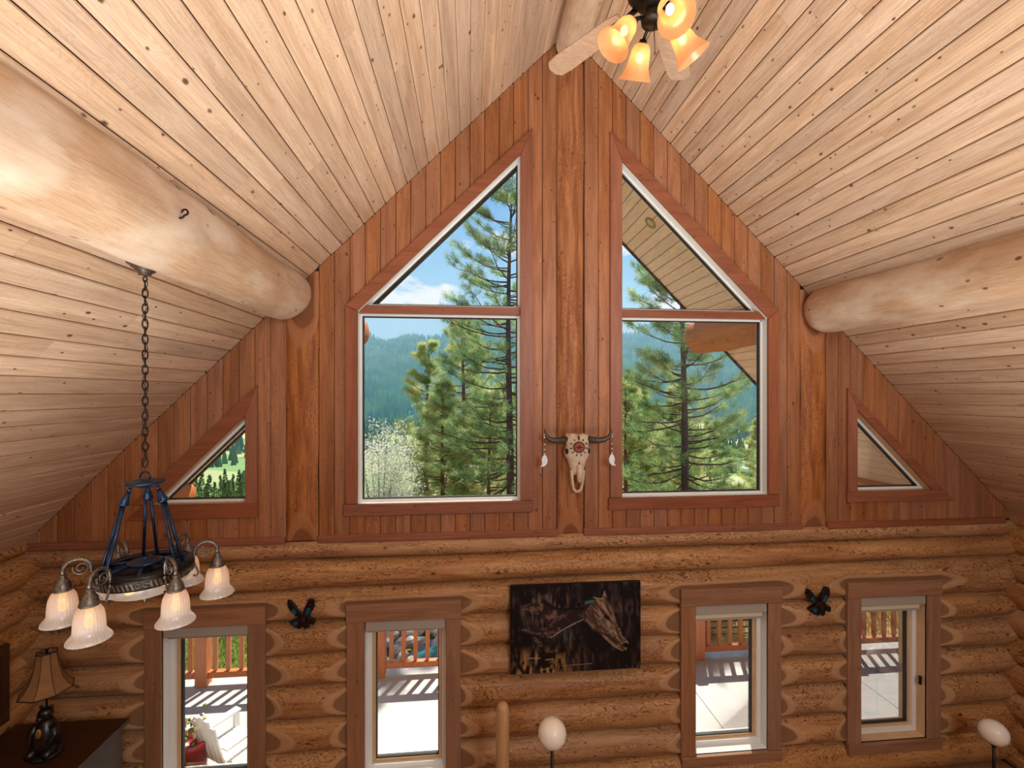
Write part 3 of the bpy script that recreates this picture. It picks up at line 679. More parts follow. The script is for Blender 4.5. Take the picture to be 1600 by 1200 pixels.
# ------------------------------------------------------------------ wall decorations
M_BONE = plain('bleached_bone', 'cdb79a', .6, noise=.12, nscale=25, bump=.2); M_HORN = plain('grey_brown_horn', '3d352e', .35, noise=.5, nscale=18)
M_SOCK = plain('dark_hollow', '2a1c14', .8); M_RED = plain('dark_red_paint', '5e1410', .6); M_BLK = plain('black_paint', '14100e', .6)
M_FEATH = plain('white_feather', 'dfe6ea', .8, noise=.1, nscale=60); M_BEAD = plain('white_bead', 'd8cbb8', .5); M_CORD = plain('brown_cord', '4a3022', .8)
M_ORANGE = plain('orange_paint', '96381a', .6)
SX, SZ = 1.155, 4.02   # skull reference: brow centre
sk = thing('bull_skull', 'bleached bull skull with grey horns, painted red roundel and hanging feathers on the centre post', 'skull', (SX, 4.93, SZ))
secs = [(.045, .14, .06), (.03, .165, .09), (-.02, .168, .115), (-.07, .155, .125), (-.11, .165, .125), (-.155, .178, .12), (-.19, .165, .115), (-.23, .135, .105), (-.28, .115, .10), (-.33, .098, .088), (-.37, .086, .075), (-.395, .07, .06)]
def sec_w(i): return secs[i][1]*.80
n = 20; vs = []; fs = []
for i, (z, hw, dp) in enumerate(secs):
    for j in range(n):
        a = pi*j/(n-1); x = -cos(a)*hw*.80; y = -dp*(sin(a)**.7)
        if i == 0: z2 = z+.012*cos(a*6)
        else: z2 = z
        vs.append((x, y, z2))
for i in range(len(secs)-1):
    for j in range(n-1): fs.append((i*n+j, (i+1)*n+j, (i+1)*n+j+1, i*n+j+1))
fs.append(tuple(range(n))); fs.append(tuple((len(secs)-1)*n+j for j in range(n))[::-1]); fs += [(i*n, i*n+n-1, (i+1)*n+n-1, (i+1)*n) for i in range(len(secs)-1)]
m = MB(); m.add(vs, fs, 0, True)
# nasal bones and the long premaxilla prongs
m.tube([(.012, -.095, -.27), (.016, -.092, -.36), (.018, -.08, -.44), (.016, -.065, -.475)], [.03, .034, .03, .012], 10)
for s in (-1, 1):
    m.tube([(s*.062, -.05, -.34), (s*.06, -.055, -.42), (s*.052, -.055, -.50), (s*.040, -.05, -.55), (s*.018, -.048, -.572), (0, -.047, -.575)], [.024, .017, .014, .016, .018, .016], 8)
skull = m.build('cranium', M_BONE, sk)
for s in (-1, 1):
    m = MB(); m.ball((s*.118, -.055, -.135), (.018, .05, .034), 12); m.build('eye_socket', M_SOCK, skull)
m = MB(); m.prism([(.005, -.235), (.014, -.27), (.017, -.33), (.008, -.375), (-.001, -.33), (0, -.27)], -.112, -.06); m.build('nasal_slit', M_SOCK, skull)
for s in (-1, 1):
    ups = [(s*.12, -.04, -.005), (s*.17, -.06, -.016), (s*.23, -.075, -.018), (s*.29, -.085, -.010), (s*.33, -.09, .012), (s*.352, -.09, .045), (s*.362, -.085, .085), (s*.364, -.08, .11)]
    m = MB(); m.tube(ups, [.036, .036, .033, .029, .024, .018, .010, .003], 12); h = m.build('horn', M_HORN, sk)
    x = s*.368; y = -.095
    m = MB(); m.tube([(x, y, .08), (x+.002, y, -.05), (x, y, -.15)], .003, 5); m.build('cord', M_CORD, h)
    for z in (.045, .02, -.055, -.11, -.155): m = MB(); m.ball((x, y, z), .010, 8); m.build('bead', M_BEAD, h)
    m = MB(); f1 = [(0, 0), (.022, -.025), (.032, -.065), (.025, -.105), (.045, -.135), (0, -.128), (-.028, -.10), (-.034, -.06), (-.02, -.02)]
    m.prism([(x+s*p[0], -.16+p[1]) for p in f1], y-.008, y+.004, 0, .003); m.build('feather', M_FEATH, h)
yR = -.138
def disc(m, cx, cz, r, y0, y1, k=28, mi=0): m.prism([(cx+r*cos(2*pi*i/k), cz+r*sin(2*pi*i/k)) for i in range(k)], y0, y1, mi)
m = MB(); disc(m, 0, -.085, .062, yR, -.10); rd = m.build('roundel', M_RED, sk)
m = MB(); disc(m, 0, -.085, .045, yR-.002, yR); m.build('roundel_centre', M_ORANGE, rd)
m = MB(); m.prism([(-.035, -.09), (-.03, -.078), (-.012, -.078), (-.002, -.062), (.01, -.07), (.008, -.082), (.028, -.076), (.034, -.088), (.016, -.095), (.012, -.112), (.006, -.098), (-.010, -.098), (-.018, -.112), (-.02, -.095)], yR-.004, yR-.001); m.build('painted_horse', M_BLK, rd)
for k in range(11):
    a = pi/2+2*pi*k/11; d = Vector((cos(a), sin(a))); p = Vector((-d.y, d.x)); r0, r1 = .076, (.118 if k == 0 else .098); w_ = .009 if k == 0 else .005
    c0 = Vector((0, -.085))+d*r0; c1 = Vector((0, -.085))+d*r1
    m = MB(); yy = -.128; m.prism([tuple(c0-p*w_*.6), tuple(c1-p*w_), tuple(c1+p*w_), tuple(c0+p*w_*.6)], yy, -.10); m.build('painted_ray', M_BLK, rd)

# bird ornaments
M_BIRD = plain('black_lacquer', '0e0c10', .3); M_TEAL = plain('teal_inlay', '0f4a5a', .3, noise=.3, nscale=60); M_PLUM = plain('dark_red_inlay', '3a1014', .35)
def bird(x, z, s, label):
    b = thing('bird_ornament', label, 'wall art', (x, 4.925, z), 'carved bird ornaments on the log wall')
    wl_ = [(-.02, -.03), (-.07, .02), (-.12, .06), (-.150, .115), (-.140, .118), (-.155, .145), (-.142, .142), (-.150, .172), (-.115, .158), (-.085, .125), (-.055, .085), (-.02, .045), (0, .02)]
    wr_ = [(.02, -.03), (0, .02), (.01, .06), (.03, .11), (.05, .145), (.062, .178), (.075, .165), (.085, .180), (.097, .160), (.110, .172), (.118, .135), (.115, .09), (.095, .05), (.07, .01)]
    body = [(-.03, .0), (.02, .03), (.06, .01), (.085, -.03), (.118, -.035), (.125, -.065), (.112, -.095), (.10, -.075), (.085, -.085), (.06, -.075), (.055, -.10), (.07, -.118), (.045, -.115), (.03, -.135), (.015, -.112), (-.0, -.10), (-.02, -.125), (-.045, -.118), (-.075, -.105), (-.105, -.075), (-.125, -.055), (-.09, -.03), (-.055, -.02)]
    for nm, pl in (('wing', wl_), ('wing', wr_), ('body', body)):
        m = MB(); m.prism([(p[0]*s, p[1]*s) for p in pl], -.03 if nm == 'body' else -.022, .012, 0, .003); q = m.build(nm, M_BIRD, b)
        ins = {'body': [([(-.095, -.055), (-.06, -.035), (-.04, -.06), (-.06, -.09), (-.085, -.08)], M_TEAL), ([(-.01, -.01), (.03, .0), (.03, -.05), (-.0, -.05)], M_PLUM)]}.get(nm)
        if ins is None: ins = [([(-.115, .06), (-.09, .09), (-.06, .06), (-.06, .03), (-.085, .035)], M_TEAL)] if pl is wl_ else [([(.03, .03), (.045, .085), (.08, .095), (.085, .05), (.055, .02)], M_TEAL), ([(.055, .11), (.075, .135), (.095, .115)], M_PLUM)]
        for ip, im in ins:
            m = MB(); yy = -.034 if nm == 'body' else -.026; m.prism([(p[0]*s, p[1]*s) for p in ip], yy, yy+.006); m.build('inlay', im, q)
    return b
bird(-1.727, 2.205, 1.0, 'black eagle wall ornament with teal and red inlays, between the two left windows')
bird(3.985, 2.10, 1.05, 'black eagle wall ornament with faint blue inlays, between the two right windows')

# painting: a horse head in thick dark strokes
def make_painting():
    W_, H_ = 420, 280; u, v = np.meshgrid(np.linspace(0, 1, W_), np.linspace(0, 1, H_))   # v down
    r = np.random.default_rng(5)
    def vn(fx, fy, seed):
        q = np.random.default_rng(seed).random((fy+2, fx+2)); x = u*fx; y = v*fy; i = x.astype(int); j = y.astype(int); a = x-i; b = y-j; a = a*a*(3-2*a); b = b*b*(3-2*b)
        return (q[j, i]*(1-a)+q[j, i+1]*a)*(1-b)+(q[j+1, i]*(1-a)+q[j+1, i+1]*a)*b
    C = np.zeros((H_, W_, 3))
    base = np.array([.014, .010, .010]); C[:] = base
    def streaks(seed, k=1.0): return (vn(int(46*k), int(7*k), seed)*.5+vn(int(90*k), int(16*k), seed+20)*.3+vn(int(30*k), int(24*k), seed+40)*.2)
    def put(seed, mask, col, lo=.5, gain=3, k=1.0): C[:] = C+(np.clip((streaks(seed, k)-lo)*gain, 0, 1)*np.clip(mask, 0, 1))[..., None]*np.array(col)
    put(1, (vn(6, 5, 3)-.40)*3, [.12, .07, .065]); put(4, np.clip((u-.60)*3, 0, 1)*np.clip((.5-v)*4, 0, 1), [.16, .11, .13], .48)
    put(6, np.clip((.34-abs(u-.22))*4, 0, 1)*np.clip((v-.68)*6, 0, 1), [.50, .26, .09], .46, 4); put(7, np.clip((.28-abs(u-.27))*4, 0, 1)*np.clip((.24-abs(v-.26))*5, 0, 1), [.30, .19, .14], .47, 4)
    put(8, np.clip((.18-abs(u-.42))*6, 0, 1)*np.clip((.16-abs(v-.60))*8, 0, 1), [.12, .13, .08], .4, 2); put(9, np.clip((.2-abs(u-.6))*5, 0, 1)*np.clip((.16-abs(v-.82))*7, 0, 1), [.18, .08, .09], .45, 3)
    def UV(p): return ((p[0]-110)/1385, (p[1]-112+(p[0]-110)*.035)/915)
    def inside(poly):
        P = [UV(p) for p in poly]; c = np.zeros(u.shape, bool)
        for i in range(len(P)):
            (x0, y0), (x1, y1) = P[i], P[(i+1) % len(P)]
            if y0 == y1: continue
            t = ((y0 > v) != (y1 > v)) & (u < (x1-x0)*(v-y0)/(y1-y0)+x0); c ^= t
        return c
    def stroke(pts, w_, col, amt=1.0, tex=0):
        P = [UV(p) for p in pts]; D = np.full(u.shape, 9.0)
        for (x0, y0), (x1, y1) in zip(P[:-1], P[1:]):
            dx, dy = (x1-x0)*1.5, y1-y0; l = dx*dx+dy*dy+1e-9; t = np.clip(((u-x0)*1.5*dx+(v-y0)*dy)/l, 0, 1); D = np.minimum(D, np.hypot((u-x0)*1.5-t*dx, v-y0-t*dy))
        k = np.clip(1-(D-w_*.5)/(w_*.6), 0, 1)*amt
        if tex: k = k*np.clip(vn(70, 60, int(pts[0][0]))*1.8-.3, 0, 1)
        C[:] = C*(1-k[..., None])+np.array(col)*k[..., None]
    neck = [(1010, 250), (900, 300), (760, 350), (600, 350), (480, 290), (260, 290), (240, 370), (420, 420), (500, 540), (210, 545), (330, 600), (450, 640), (530, 650), (640, 590), (760, 540), (880, 470), (960, 540)]
    mk = inside(neck); tx = vn(30, 22, 11)*.6+vn(80, 40, 31)*.4
    C[mk] = (np.array([.04, .024, .022])+np.clip(tx-.5, 0, 1)[..., None]*np.array([.6, .36, .27]))[mk]
    head = [(1000, 245), (1085, 240), (1110, 160), (1135, 265), (1190, 370), (1240, 520), (1300, 640), (1365, 715), (1345, 785), (1290, 800), (1200, 750), (1110, 665), (1030, 595), (960, 560), (915, 470), (900, 380)]
    hk = inside(head); uu, vv = u.copy(), v.copy(); pa = (uu*1.5*.55+vv*.83); pb = (uu*1.5*.83-vv*.55); q_ = np.random.default_rng(77).random((90, 260)); ia = np.clip((pa*14).astype(int), 0, 88); ib = np.clip(((pb+.6)*70).astype(int), 0, 258); fa = pa*14-ia; fb = (pb+.6)*70-ib; tx2 = (q_[ia, ib]*(1-fb)+q_[ia, ib+1]*fb)*(1-fa)+(q_[ia+1, ib]*(1-fb)+q_[ia+1, ib+1]*fb)*fa
    C[hk] = (np.array([.10, .06, .036])+np.clip(tx2-.35, 0, 1)[..., None]*np.array([.62, .42, .29]))[hk]
    stroke([(1160, 330), (1230, 500), (1290, 630), (1345, 700)], .016, (.32, .22, .14), .9, 1); stroke([(1080, 430), (1040, 480), (1090, 540), (1160, 600)], .03, (.36, .26, .18), .8, 1)
    stroke([(1140, 500), (1190, 600), (1260, 680)], .014, (.42, .32, .24), .8, 1); stroke([(1110, 660), (1200, 740), (1300, 795)], .010, (.35, .24, .15), .8)
    stroke([(1060, 600), (1150, 640), (1240, 720)], .02, (.05, .025, .015), .8); stroke([(1115, 430), (1145, 455)], .022, (.008, .006, .006)); stroke([(1320, 730), (1345, 740)], .035, (.004, .004, .004)); stroke([(1300, 715), (1345, 700), (1360, 720)], .006, (.4, .3, .22))
    stroke([(1105, 165), (1090, 215), (1085, 240)], .008, (.35, .22, .12)); stroke([(990, 230), (1040, 245), (1085, 242)], .008, (.45, .33, .2))
    stroke([(905, 285), (975, 272)], .022, (.10, .20, .21), .9); stroke([(530, 650), (640, 580), (720, 535), (800, 495), (880, 460)], .008, (.45, .38, .34), .9, 1)
    stroke([(480, 290), (600, 350), (760, 355), (880, 345)], .018, (.012, .012, .012)); stroke([(240, 560), (340, 600), (420, 600)], .02, (.25, .16, .1), .8, 1); stroke([(260, 340), (350, 350), (410, 345)], .03, (.26, .15, .10), .8, 1)
    stroke([(540, 520), (600, 450), (680, 420)], .03, (.22, .13, .10), .7, 1); stroke([(360, 660), (430, 720)], .03, (.2, .16, .13), .7, 1)
    stroke([(880, 390), (990, 340), (1050, 320)], .03, (.15, .07, .07), .8, 1); stroke([(650, 945), (970, 925)], .005, (.25, .23, .22)); stroke([(480, 880), (550, 870), (540, 960), (420, 985)], .012, (.5, .3, .1), .9, 1)
    stroke([(540, 790), (600, 780), (590, 1020)], .02, (.28, .16, .05), .8, 1); stroke([(280, 860), (420, 860)], .008, (.5, .35, .2), .8)
    C = np.clip((C*.8)**1.12, .003, .9); w2, h2 = 1.432, .945
    V = np.stack([(u-.5)*w2, np.zeros_like(u)+(-.032), (.5-v)*h2], -1).reshape(-1, 3)
    i, j = np.meshgrid(np.arange(H_-1), np.arange(W_-1), indexing='ij'); a = (i*W_+j).ravel(); Fq = np.stack([a, a+W_, a+W_+1, a+1], -1)
    m, nt, b, out = new_mat('horse_painting_print'); at = N(nt, 'ShaderNodeAttribute', attribute_name='Col'); nt.links.new(at.outputs['Color'], b.inputs['Base Color']); b.inputs['Roughness'].default_value = .5; b.inputs['Specular IOR Level'].default_value = .2
    me = np_mesh('painted_surface', V, Fq, m); ca = me.color_attributes.new('Col', 'FLOAT_COLOR', 'POINT'); ca.data.foreach_set('color', np.concatenate([C.reshape(-1, 3), np.ones((W_*H_, 1))], 1).astype(np.float32).ravel())
    p = thing('painting', 'unframed dark canvas painting of a horse head with flying mane, on the log wall', 'painting', (1.141, 4.905, 1.977))
    m = MB(); m.box(-w2/2, w2/2, -.031, .012, -h2/2, h2/2); m.build('canvas', plain('dark_canvas_edge', '1c1412', .7), p); link('painted_surface', me, p)
make_painting()

# picture on the left wall
pf = thing('picture_frame', 'dark picture in a brown wooden frame on the left log wall beside the lamp', 'picture', (-4.30, 4.28, 1.82))
m = MB(); R90 = Matrix.Rotation(radians(90), 4, 'Z')
mm = MB(); poly_frame(mm, [(-.4, -.36), (.4, -.36), (.4, .36), (-.4, .36)], .07, -.02, .02)
mm.v = [tuple(R90 @ Vector(p)) for p in mm.v]; mm.build('frame', M_DARKWOOD, pf)
mm = MB(); mm.box(-.34, .34, .0, .012, -.30, .30, 0, R90); mm.build('picture_sheet', plain('dark_picture', '0c1216', .25, noise=.6, nscale=5), pf)

# table lamp with hexagonal bell shade on a console
cab = thing('console_cabinet', 'dark wooden console cabinet under the table lamp in the left corner', 'cabinet', (-3.72, 4.42, 0))
m = MB(); m.box(-.5, .42, -.26, .26, .06, 1.35); m.build('body', M_DARKWOOD, cab)
m = MB(); m.prism([(-.54, 1.35), (.46, 1.35), (.46, 1.39), (-.54, 1.39)], -.3, .3, 0, .008); m.build('top', M_DARKWOOD, cab)
for s in (-1, 1):
    m = MB(); m.prism([(-.04+s*.23-.20, .12), (-.04+s*.23+.20, .12), (-.04+s*.23+.20, 1.2), (-.04+s*.23-.20, 1.2)], -.275, -.262, 0, .005); d_ = m.build('door', M_DARKWOOD, cab)
    m = MB(); m.ball((-.04+s*.06, -.285, .7), .016, 10); m.build('knob', M_PEWTER, d_)
for x in (-.44, .36):
    for y in (-.2, .2): m = MB(); m.box(x-.03, x+.03, y-.03, y+.03, 0, .06); m.build('foot', M_DARKWOOD, cab)
M_PARCH = plain('tan_parchment_shade', '8a6238', .75, noise=.12, nscale=14); M_RIM = plain('dark_shade_binding', '2e1a10', .7)
lp = thing('table_lamp', 'table lamp with flared tan panelled shade and black sculpted bear base, left corner', 'lamp', (-3.64, 4.30, 1.39)); lp.scale = (.88, .88, .9)
m = MB(); prof = [(.078, .985), (.082, .93), (.092, .86), (.108, .79), (.132, .72), (.165, .665), (.205, .625)]
def oct_shade(prof, off):
    vs = []; fs = []; k = 8
    for r, z in prof:
        for j in range(k): a = 2*pi*(j+.3)/k; vs.append(((r-off)*cos(a), (r-off)*sin(a), z))
    for i in range(len(prof)-1):
        for j in range(k): fs.append((i*k+j, i*k+(j+1) % k, (i+1)*k+(j+1) % k, (i+1)*k+j))
    return vs, fs
for off in (0, .004): m.add(*oct_shade(prof, off), 0, False)
shd = m.build('lamp_shade', M_PARCH, lp)
m = MB()
for z_, r_ in ((.985, .079), (.625, .206)): m.tube([(r_*cos(2*pi*(j+.3)/8), r_*sin(2*pi*(j+.3)/8), z_) for j in range(9)], .006, 6)
for j in range(8): a = 2*pi*(j+.3)/8; m.tube([(r_*cos(a)*1.005, r_*sin(a)*1.005, z_) for r_, z_ in prof], .003, 5)
m.build('binding', M_RIM, shd)
m = MB(); m.tube([(0, 0, .42), (0, 0, .99)], .008, 8); m.ball((0, 0, 1.0), .016, 8); m.tube([(-.08, 0, .975), (.08, 0, .975)], .004, 6); m.build('harp', M_BLACKM, lp)
M_FIG = plain('black_resin_figure', '15100d', .3, noise=.4, nscale=30)
m = MB(); m.lathe([(0, 0), (.12, 0), (.125, .02), (.11, .04), (.0, .045)], 24)
m.lathe([(.06, .04), (.095, .08), (.105, .15), (.098, .22), (.08, .29), (.055, .33), (.045, .35), (0, .352)], 20)
m.ball((0, -.012, .405), (.062, .06, .062), 16); m.ball((0, -.07, .39), (.03, .035, .026), 12)
for s in (-1, 1):
    m.ball((s*.047, .0, .46), (.02, .012, .02), 10); m.tube([(s*.07, -.02, .30), (s*.11, -.04, .22), (s*.085, -.09, .15)], [.034, .03, .022], 10); m.tube([(s*.06, -.02, .1), (s*.075, -.08, .06), (s*.075, -.12, .055)], [.05, .04, .03], 10)
m.build('bear_figure', M_FIG, lp)
m = MB(); m.ball((.0, -.088, .26), (.03, .016, .05), 12); m.build('gold_bib', plain('dull_gold', '8a6a34', .4, .4), lp)

# peeled post and round glass lamps near the wall
np_ = MB(); np_.lathe([(.062, 0), (.064, .5), (.060, 1.0), (.061, 1.54), (.056, 1.575), (.045, 1.60), (.025, 1.613), (0, 1.617)], 20, rib=lambda i, a: .04*sin(2*a+i)+.02*sin(3*a)); np_.v = [(p[0]+.30, p[1]+4.28, p[2]) for p in np_.v]
tag(np_.build('log_post', M_POLE, None), 'slim pale peeled log post with rounded top, below the horse painting', 'post')
M_OPAL = plain('opal_white_glass', 'f2e6d6', .3, emit='ffe9cc', estr=.0)
def globe_lamp(x, y, zt, label):
    g = thing('globe_lamp', label, 'lamp', (x, y, 0), 'opal globe floor lamps')
    m = MB(); m.ball((0, 0, zt-.125), .125, 24); m.build('globe', M_OPAL, g)
    m = MB(); m.tube([(0, 0, .02), (0, 0, zt-.23)], .014, 10); m.lathe([(.014, zt-.28), (.05, zt-.245), (.055, zt-.225)], 16); m.build('pole', M_IRON, g)
    m = MB(); m.lathe([(0, 0), (.15, 0), (.15, .015), (.03, .035), (0, .035)], 24); m.build('base', M_IRON, g)
globe_lamp(.715, 3.98, 1.645, 'white opal globe lamp top showing below the horse painting')
globe_lamp(5.62, 4.45, 0.98, 'white opal globe lamp barely showing at the bottom right corner')

# ================================================================== OUTDOORS
# ---- roof overhang: soffit boards, fascia, roof deck
ov = MB(); YO = 7.45
for sgn in (-1, 1):
    def P(u, y, dpt): return (XR+sgn*u*.70711+sgn*dpt*.70711, y, ZR-u*.70711+dpt*.70711)
    a = [P(0, 5.02, .015), P(8.9, 5.02, .015), P(8.9, YO, .015), P(0, YO, .015), P(0, 5.02, .22), P(8.9, 5.02, .22), P(8.9, YO, .22), P(0, YO, .22)]
    ov.add(a, [(0, 1, 2, 3), (7, 6, 5, 4), (0, 4, 5, 1), (1, 5, 6, 2), (2, 6, 7, 3), (3, 7, 4, 0)])
soffit = ov.build('trim_1', M_BACK, None, 'structure')
for sgn in (-1, 1):
    for i in range(54):
        slope_plank(sgn, .06+i*BW, .06+(i+1)*BW, 5.13, YO, M_SOFF, soffit)
    def P(u, y, dpt): return (XR+sgn*u*.70711+sgn*dpt*.70711, y, ZR-u*.70711+dpt*.70711)
    m = MB(); a = [P(0, YO, -.03), P(8.9, YO, -.03), P(8.9, YO+.04, -.03), P(0, YO+.04, -.03), P(0, YO, .24), P(8.9, YO, .24), P(8.9, YO+.04, .24), P(0, YO+.04, .24)]
    m.add(a, [(0, 1, 2, 3), (7, 6, 5, 4), (0, 4, 5, 1), (1, 5, 6, 2), (2, 6, 7, 3), (3, 7, 4, 0)]); m.build('fascia', M_SEAL, soffit)
# recessed light in the right soffit
dl = thing('soffit_light', 'small round recessed light with brass ring in the right soffit outside', 'light')
u_ = 0
pt = Vector((2.60, 6.43, 9.585-2.602)); nrm = Vector((-.7071, 0, -.7071)); Q = nrm.to_track_quat('Z', 'Y').to_matrix().to_4x4(); dl.matrix_world = Matrix.Translation(pt) @ Q
m = MB(); m.lathe([(.062, .0), (.062, .012), (.095, .010), (.10, .0)], 28); m.build('ring', plain('brass_ring', 'b98a3a', .35, .6), dl)
m = MB(); m.lathe([(0, .006), (.03, .007), (.062, .004)], 24); m.build('lens', plain('pale_green_lens', 'b8c4b0', .3), dl)

def out_beam(cx, cz, r0, r1, y0, y1, label, seed):
    def rad(s): return (r0+(r1-r0)*(s-y0)/(y1-y0))-np.maximum(0, s-(y1-.12))*.55
    o = log_obj(y0, y1, lambda s: cx+0*s, rad, cz, rad, lambda s, A, B: (A, s, B), M_OUTLOG, None, 'beam_end', (), seed=seed, wob=.008, nang=40, ds=.04); tag(o, label, 'beam')
out_beam(-1.86, 5.50, .22, .25, 5.13, 7.75, 'orange stained log beam end outside the left tall window', 21)
out_beam(4.02, 5.50, .27, .31, 5.13, 7.78, 'orange stained log beam end outside the right tall window', 22)
out_beam(-4.42, 2.97, .17, .2, 5.55, 7.62, 'orange log end outside the left triangular window', 23)
out_beam(6.60, 2.97, .17, .2, 5.55, 7.62, 'brown log end outside the right triangular window', 24)

# ---- deck
M_DECK = plain('pale_grey_deck', 'b9b7b4', .75, noise=.06, nscale=3)
dk = MB(); dk.box(-7.5, 10.5, 5.3, 7.72, -.25, -.03); deck = dk.build('deck', M_SEAL, None, 'structure')
sx = [-7.5, -4.7, -2.0, .69, 3.39, 6.1, 8.8, 10.5]
for a, b_ in zip(sx[:-1], sx[1:]):
    m = MB(); m.box(a+.005, b_-.005, 5.3, 7.72, -.03, 0); m.build('deck_panel', M_DECK, deck)
rl = thing('deck_railing', 'reddish stained wooden deck railing with square posts and balusters outside the lower windows', 'railing', (0, 7.5, 0))
posts = [-6.8, -4.12, -1.44, 1.2, 3.87, 6.55, 9.2]
for x in posts: m = MB(); m.prism([(x-.085, 0), (x+.085, 0), (x+.085, 1.05), (x-.085, 1.05)], -.085, .085, 0, .01); m.build('post', M_RAIL, rl)
for a, b_ in zip(posts[:-1], posts[1:]):
    a += .085; b_ -= .085
    m = MB(); m.box(a, b_, -.07, .07, .95, .995); m.build('top_rail', M_RAIL, rl)
    m = MB(); m.box(a, b_, -.045, .045, .12, .21); m.build('bottom_rail', M_RAIL, rl)
    n = 13; d = (b_-a)/n
    for i in range(n):
        x = a+(i+.5)*d; h = .032; m = MB()
        vs = []; rings = [(.205, .010), (.245, h), (.90, h), (.952, .012)]
        for z, r_ in rings: vs += [(x-r_ if r_ < h else x-h, -.02, z), (x+(r_ if r_ < h else h), -.02, z), (x+(r_ if r_ < h else h), .02, z), (x-(r_ if r_ < h else h), .02, z)]
        fs = [(k*4+j, k*4+(j+1) % 4, k*4+4+(j+1) % 4, k*4+4+j) for k in range(3) for j in range(4)]+[(3, 2, 1, 0), (12, 13, 14, 15)]
        m.add(vs, fs); m.build('baluster', M_RAIL, rl)

# patio chair and flower pot just outside the left window
M_CHW = plain('white_painted_wood', 'e2e2e0', .6)
pc = thing('patio_chair', 'white slatted patio chair on the deck outside the left-most window', 'chair', (-2.86, 5.76, 0), rotz=radians(150)); pc.scale = (.85, .85, .85)
for k in range(5):
    x = (k-2)*.1; hgt = [.92, 1.0, 1.03, 1.0, .92][k]
    m = MB(); m.box(x-.043, x+.043, .22, .24, .32, hgt, 0, Matrix.Translation((0, .22, .32)) @ Matrix.Rotation(radians(-14), 4, 'X') @ Matrix.Translation((0, -.22, -.32))); m.build('back_slat', M_CHW, pc)
for k in range(5): m = MB(); m.box(-.28, .28, -.28+k*.1, -.19+k*.1, .36, .38); m.build('seat_slat', M_CHW, pc)
for s in (-1, 1):
    for y in (-.27, .2): m = MB(); m.box(s*.27-.03, s*.27+.03, y-.03, y+.03, 0, .58 if y < 0 else .36); m.build('leg', M_CHW, pc)
    m = MB(); m.box(s*.30-.06, s*.30+.06, -.33, .28, .58, .605); m.build('armrest', M_CHW, pc)
pot = thing('flower_pot', 'red flower pot with pale flowers on the deck outside the left-most window', 'pot', (-3.21, 5.62, 0))
m = MB(); m.lathe([(0, 0), (.13, 0), (.17, .42), (.19, .46), (.19, .52), (.165, .52), (.15, .44), (0, .42)], 24); m.build('pot', plain('red_glaze', '8e1f1a', .35), pot)
m = MB(); r = random.Random(2)
for i in range(60):
    a = r.uniform(0, 6.28); q = r.uniform(0, .2); z = .52+r.uniform(0, .26); m.ball((q*cos(a), q*sin(a), z), r.uniform(.015, .032), 6, i % 3)
m.build('flowers', [plain('pale_yellow_petal', 'd8cf9a', .7), plain('leaf_green', '5a6e34', .7), plain('cream_petal', 'e6dcc8', .7)], pot, 'stuff')

# ---- terrain
def hgt(x, y):
    x = np.asarray(x, float); y = np.asarray(y, float)
    t = np.clip(y-10.5, 0, None)
    h = -.45-np.minimum(t*.40, 8+t*.0)-np.clip(y-30, 0, 90)*.16-np.clip(y-120, 0, 150)*.10
    # valley floor, then the far mountain side
    q = np.clip((y-620)/900, 0, 1); ridge = 165+70*np.exp(-((x-60)/240)**2)+55*np.exp(-((x-420)/200)**2)+28*np.sin(x*.011)+14*np.sin(x*.031+1)+90*np.exp(-((x-1100)/350)**2)
    # near-left slopes with fields
    left = np.clip((-x-.35*y)/200, 0, 1)
    h = h+(q**1.25)*(ridge+48)+left*np.clip(y-200, 0, 700)*.10+(np.sin(x*.05)+np.sin(y*.043+x*.02))*np.clip((y-60)/200, 0, 1)*1.6
    return h
ys = np.concatenate([np.linspace(7.7, 30, 24), np.linspace(34, 120, 24), np.linspace(130, 620, 50), np.linspace(640, 1700, 60)])
nx = 150
Xg = []; Yg = []
for y in ys:
    hw = 14+y*1.35; Xg.append(np.linspace(-hw, hw, nx)); Yg.append(np.full(nx, y))
Xg = np.array(Xg); Yg = np.array(Yg); Zg = hgt(Xg, Yg); V = np.stack([Xg, Yg, Zg], -1).reshape(-1, 3)
i, j = np.meshgrid(np.arange(len(ys)-1), np.arange(nx-1), indexing='ij'); a = (i*nx+j).ravel(); Fq = np.stack([a, a+1, a+nx+1, a+nx], -1)
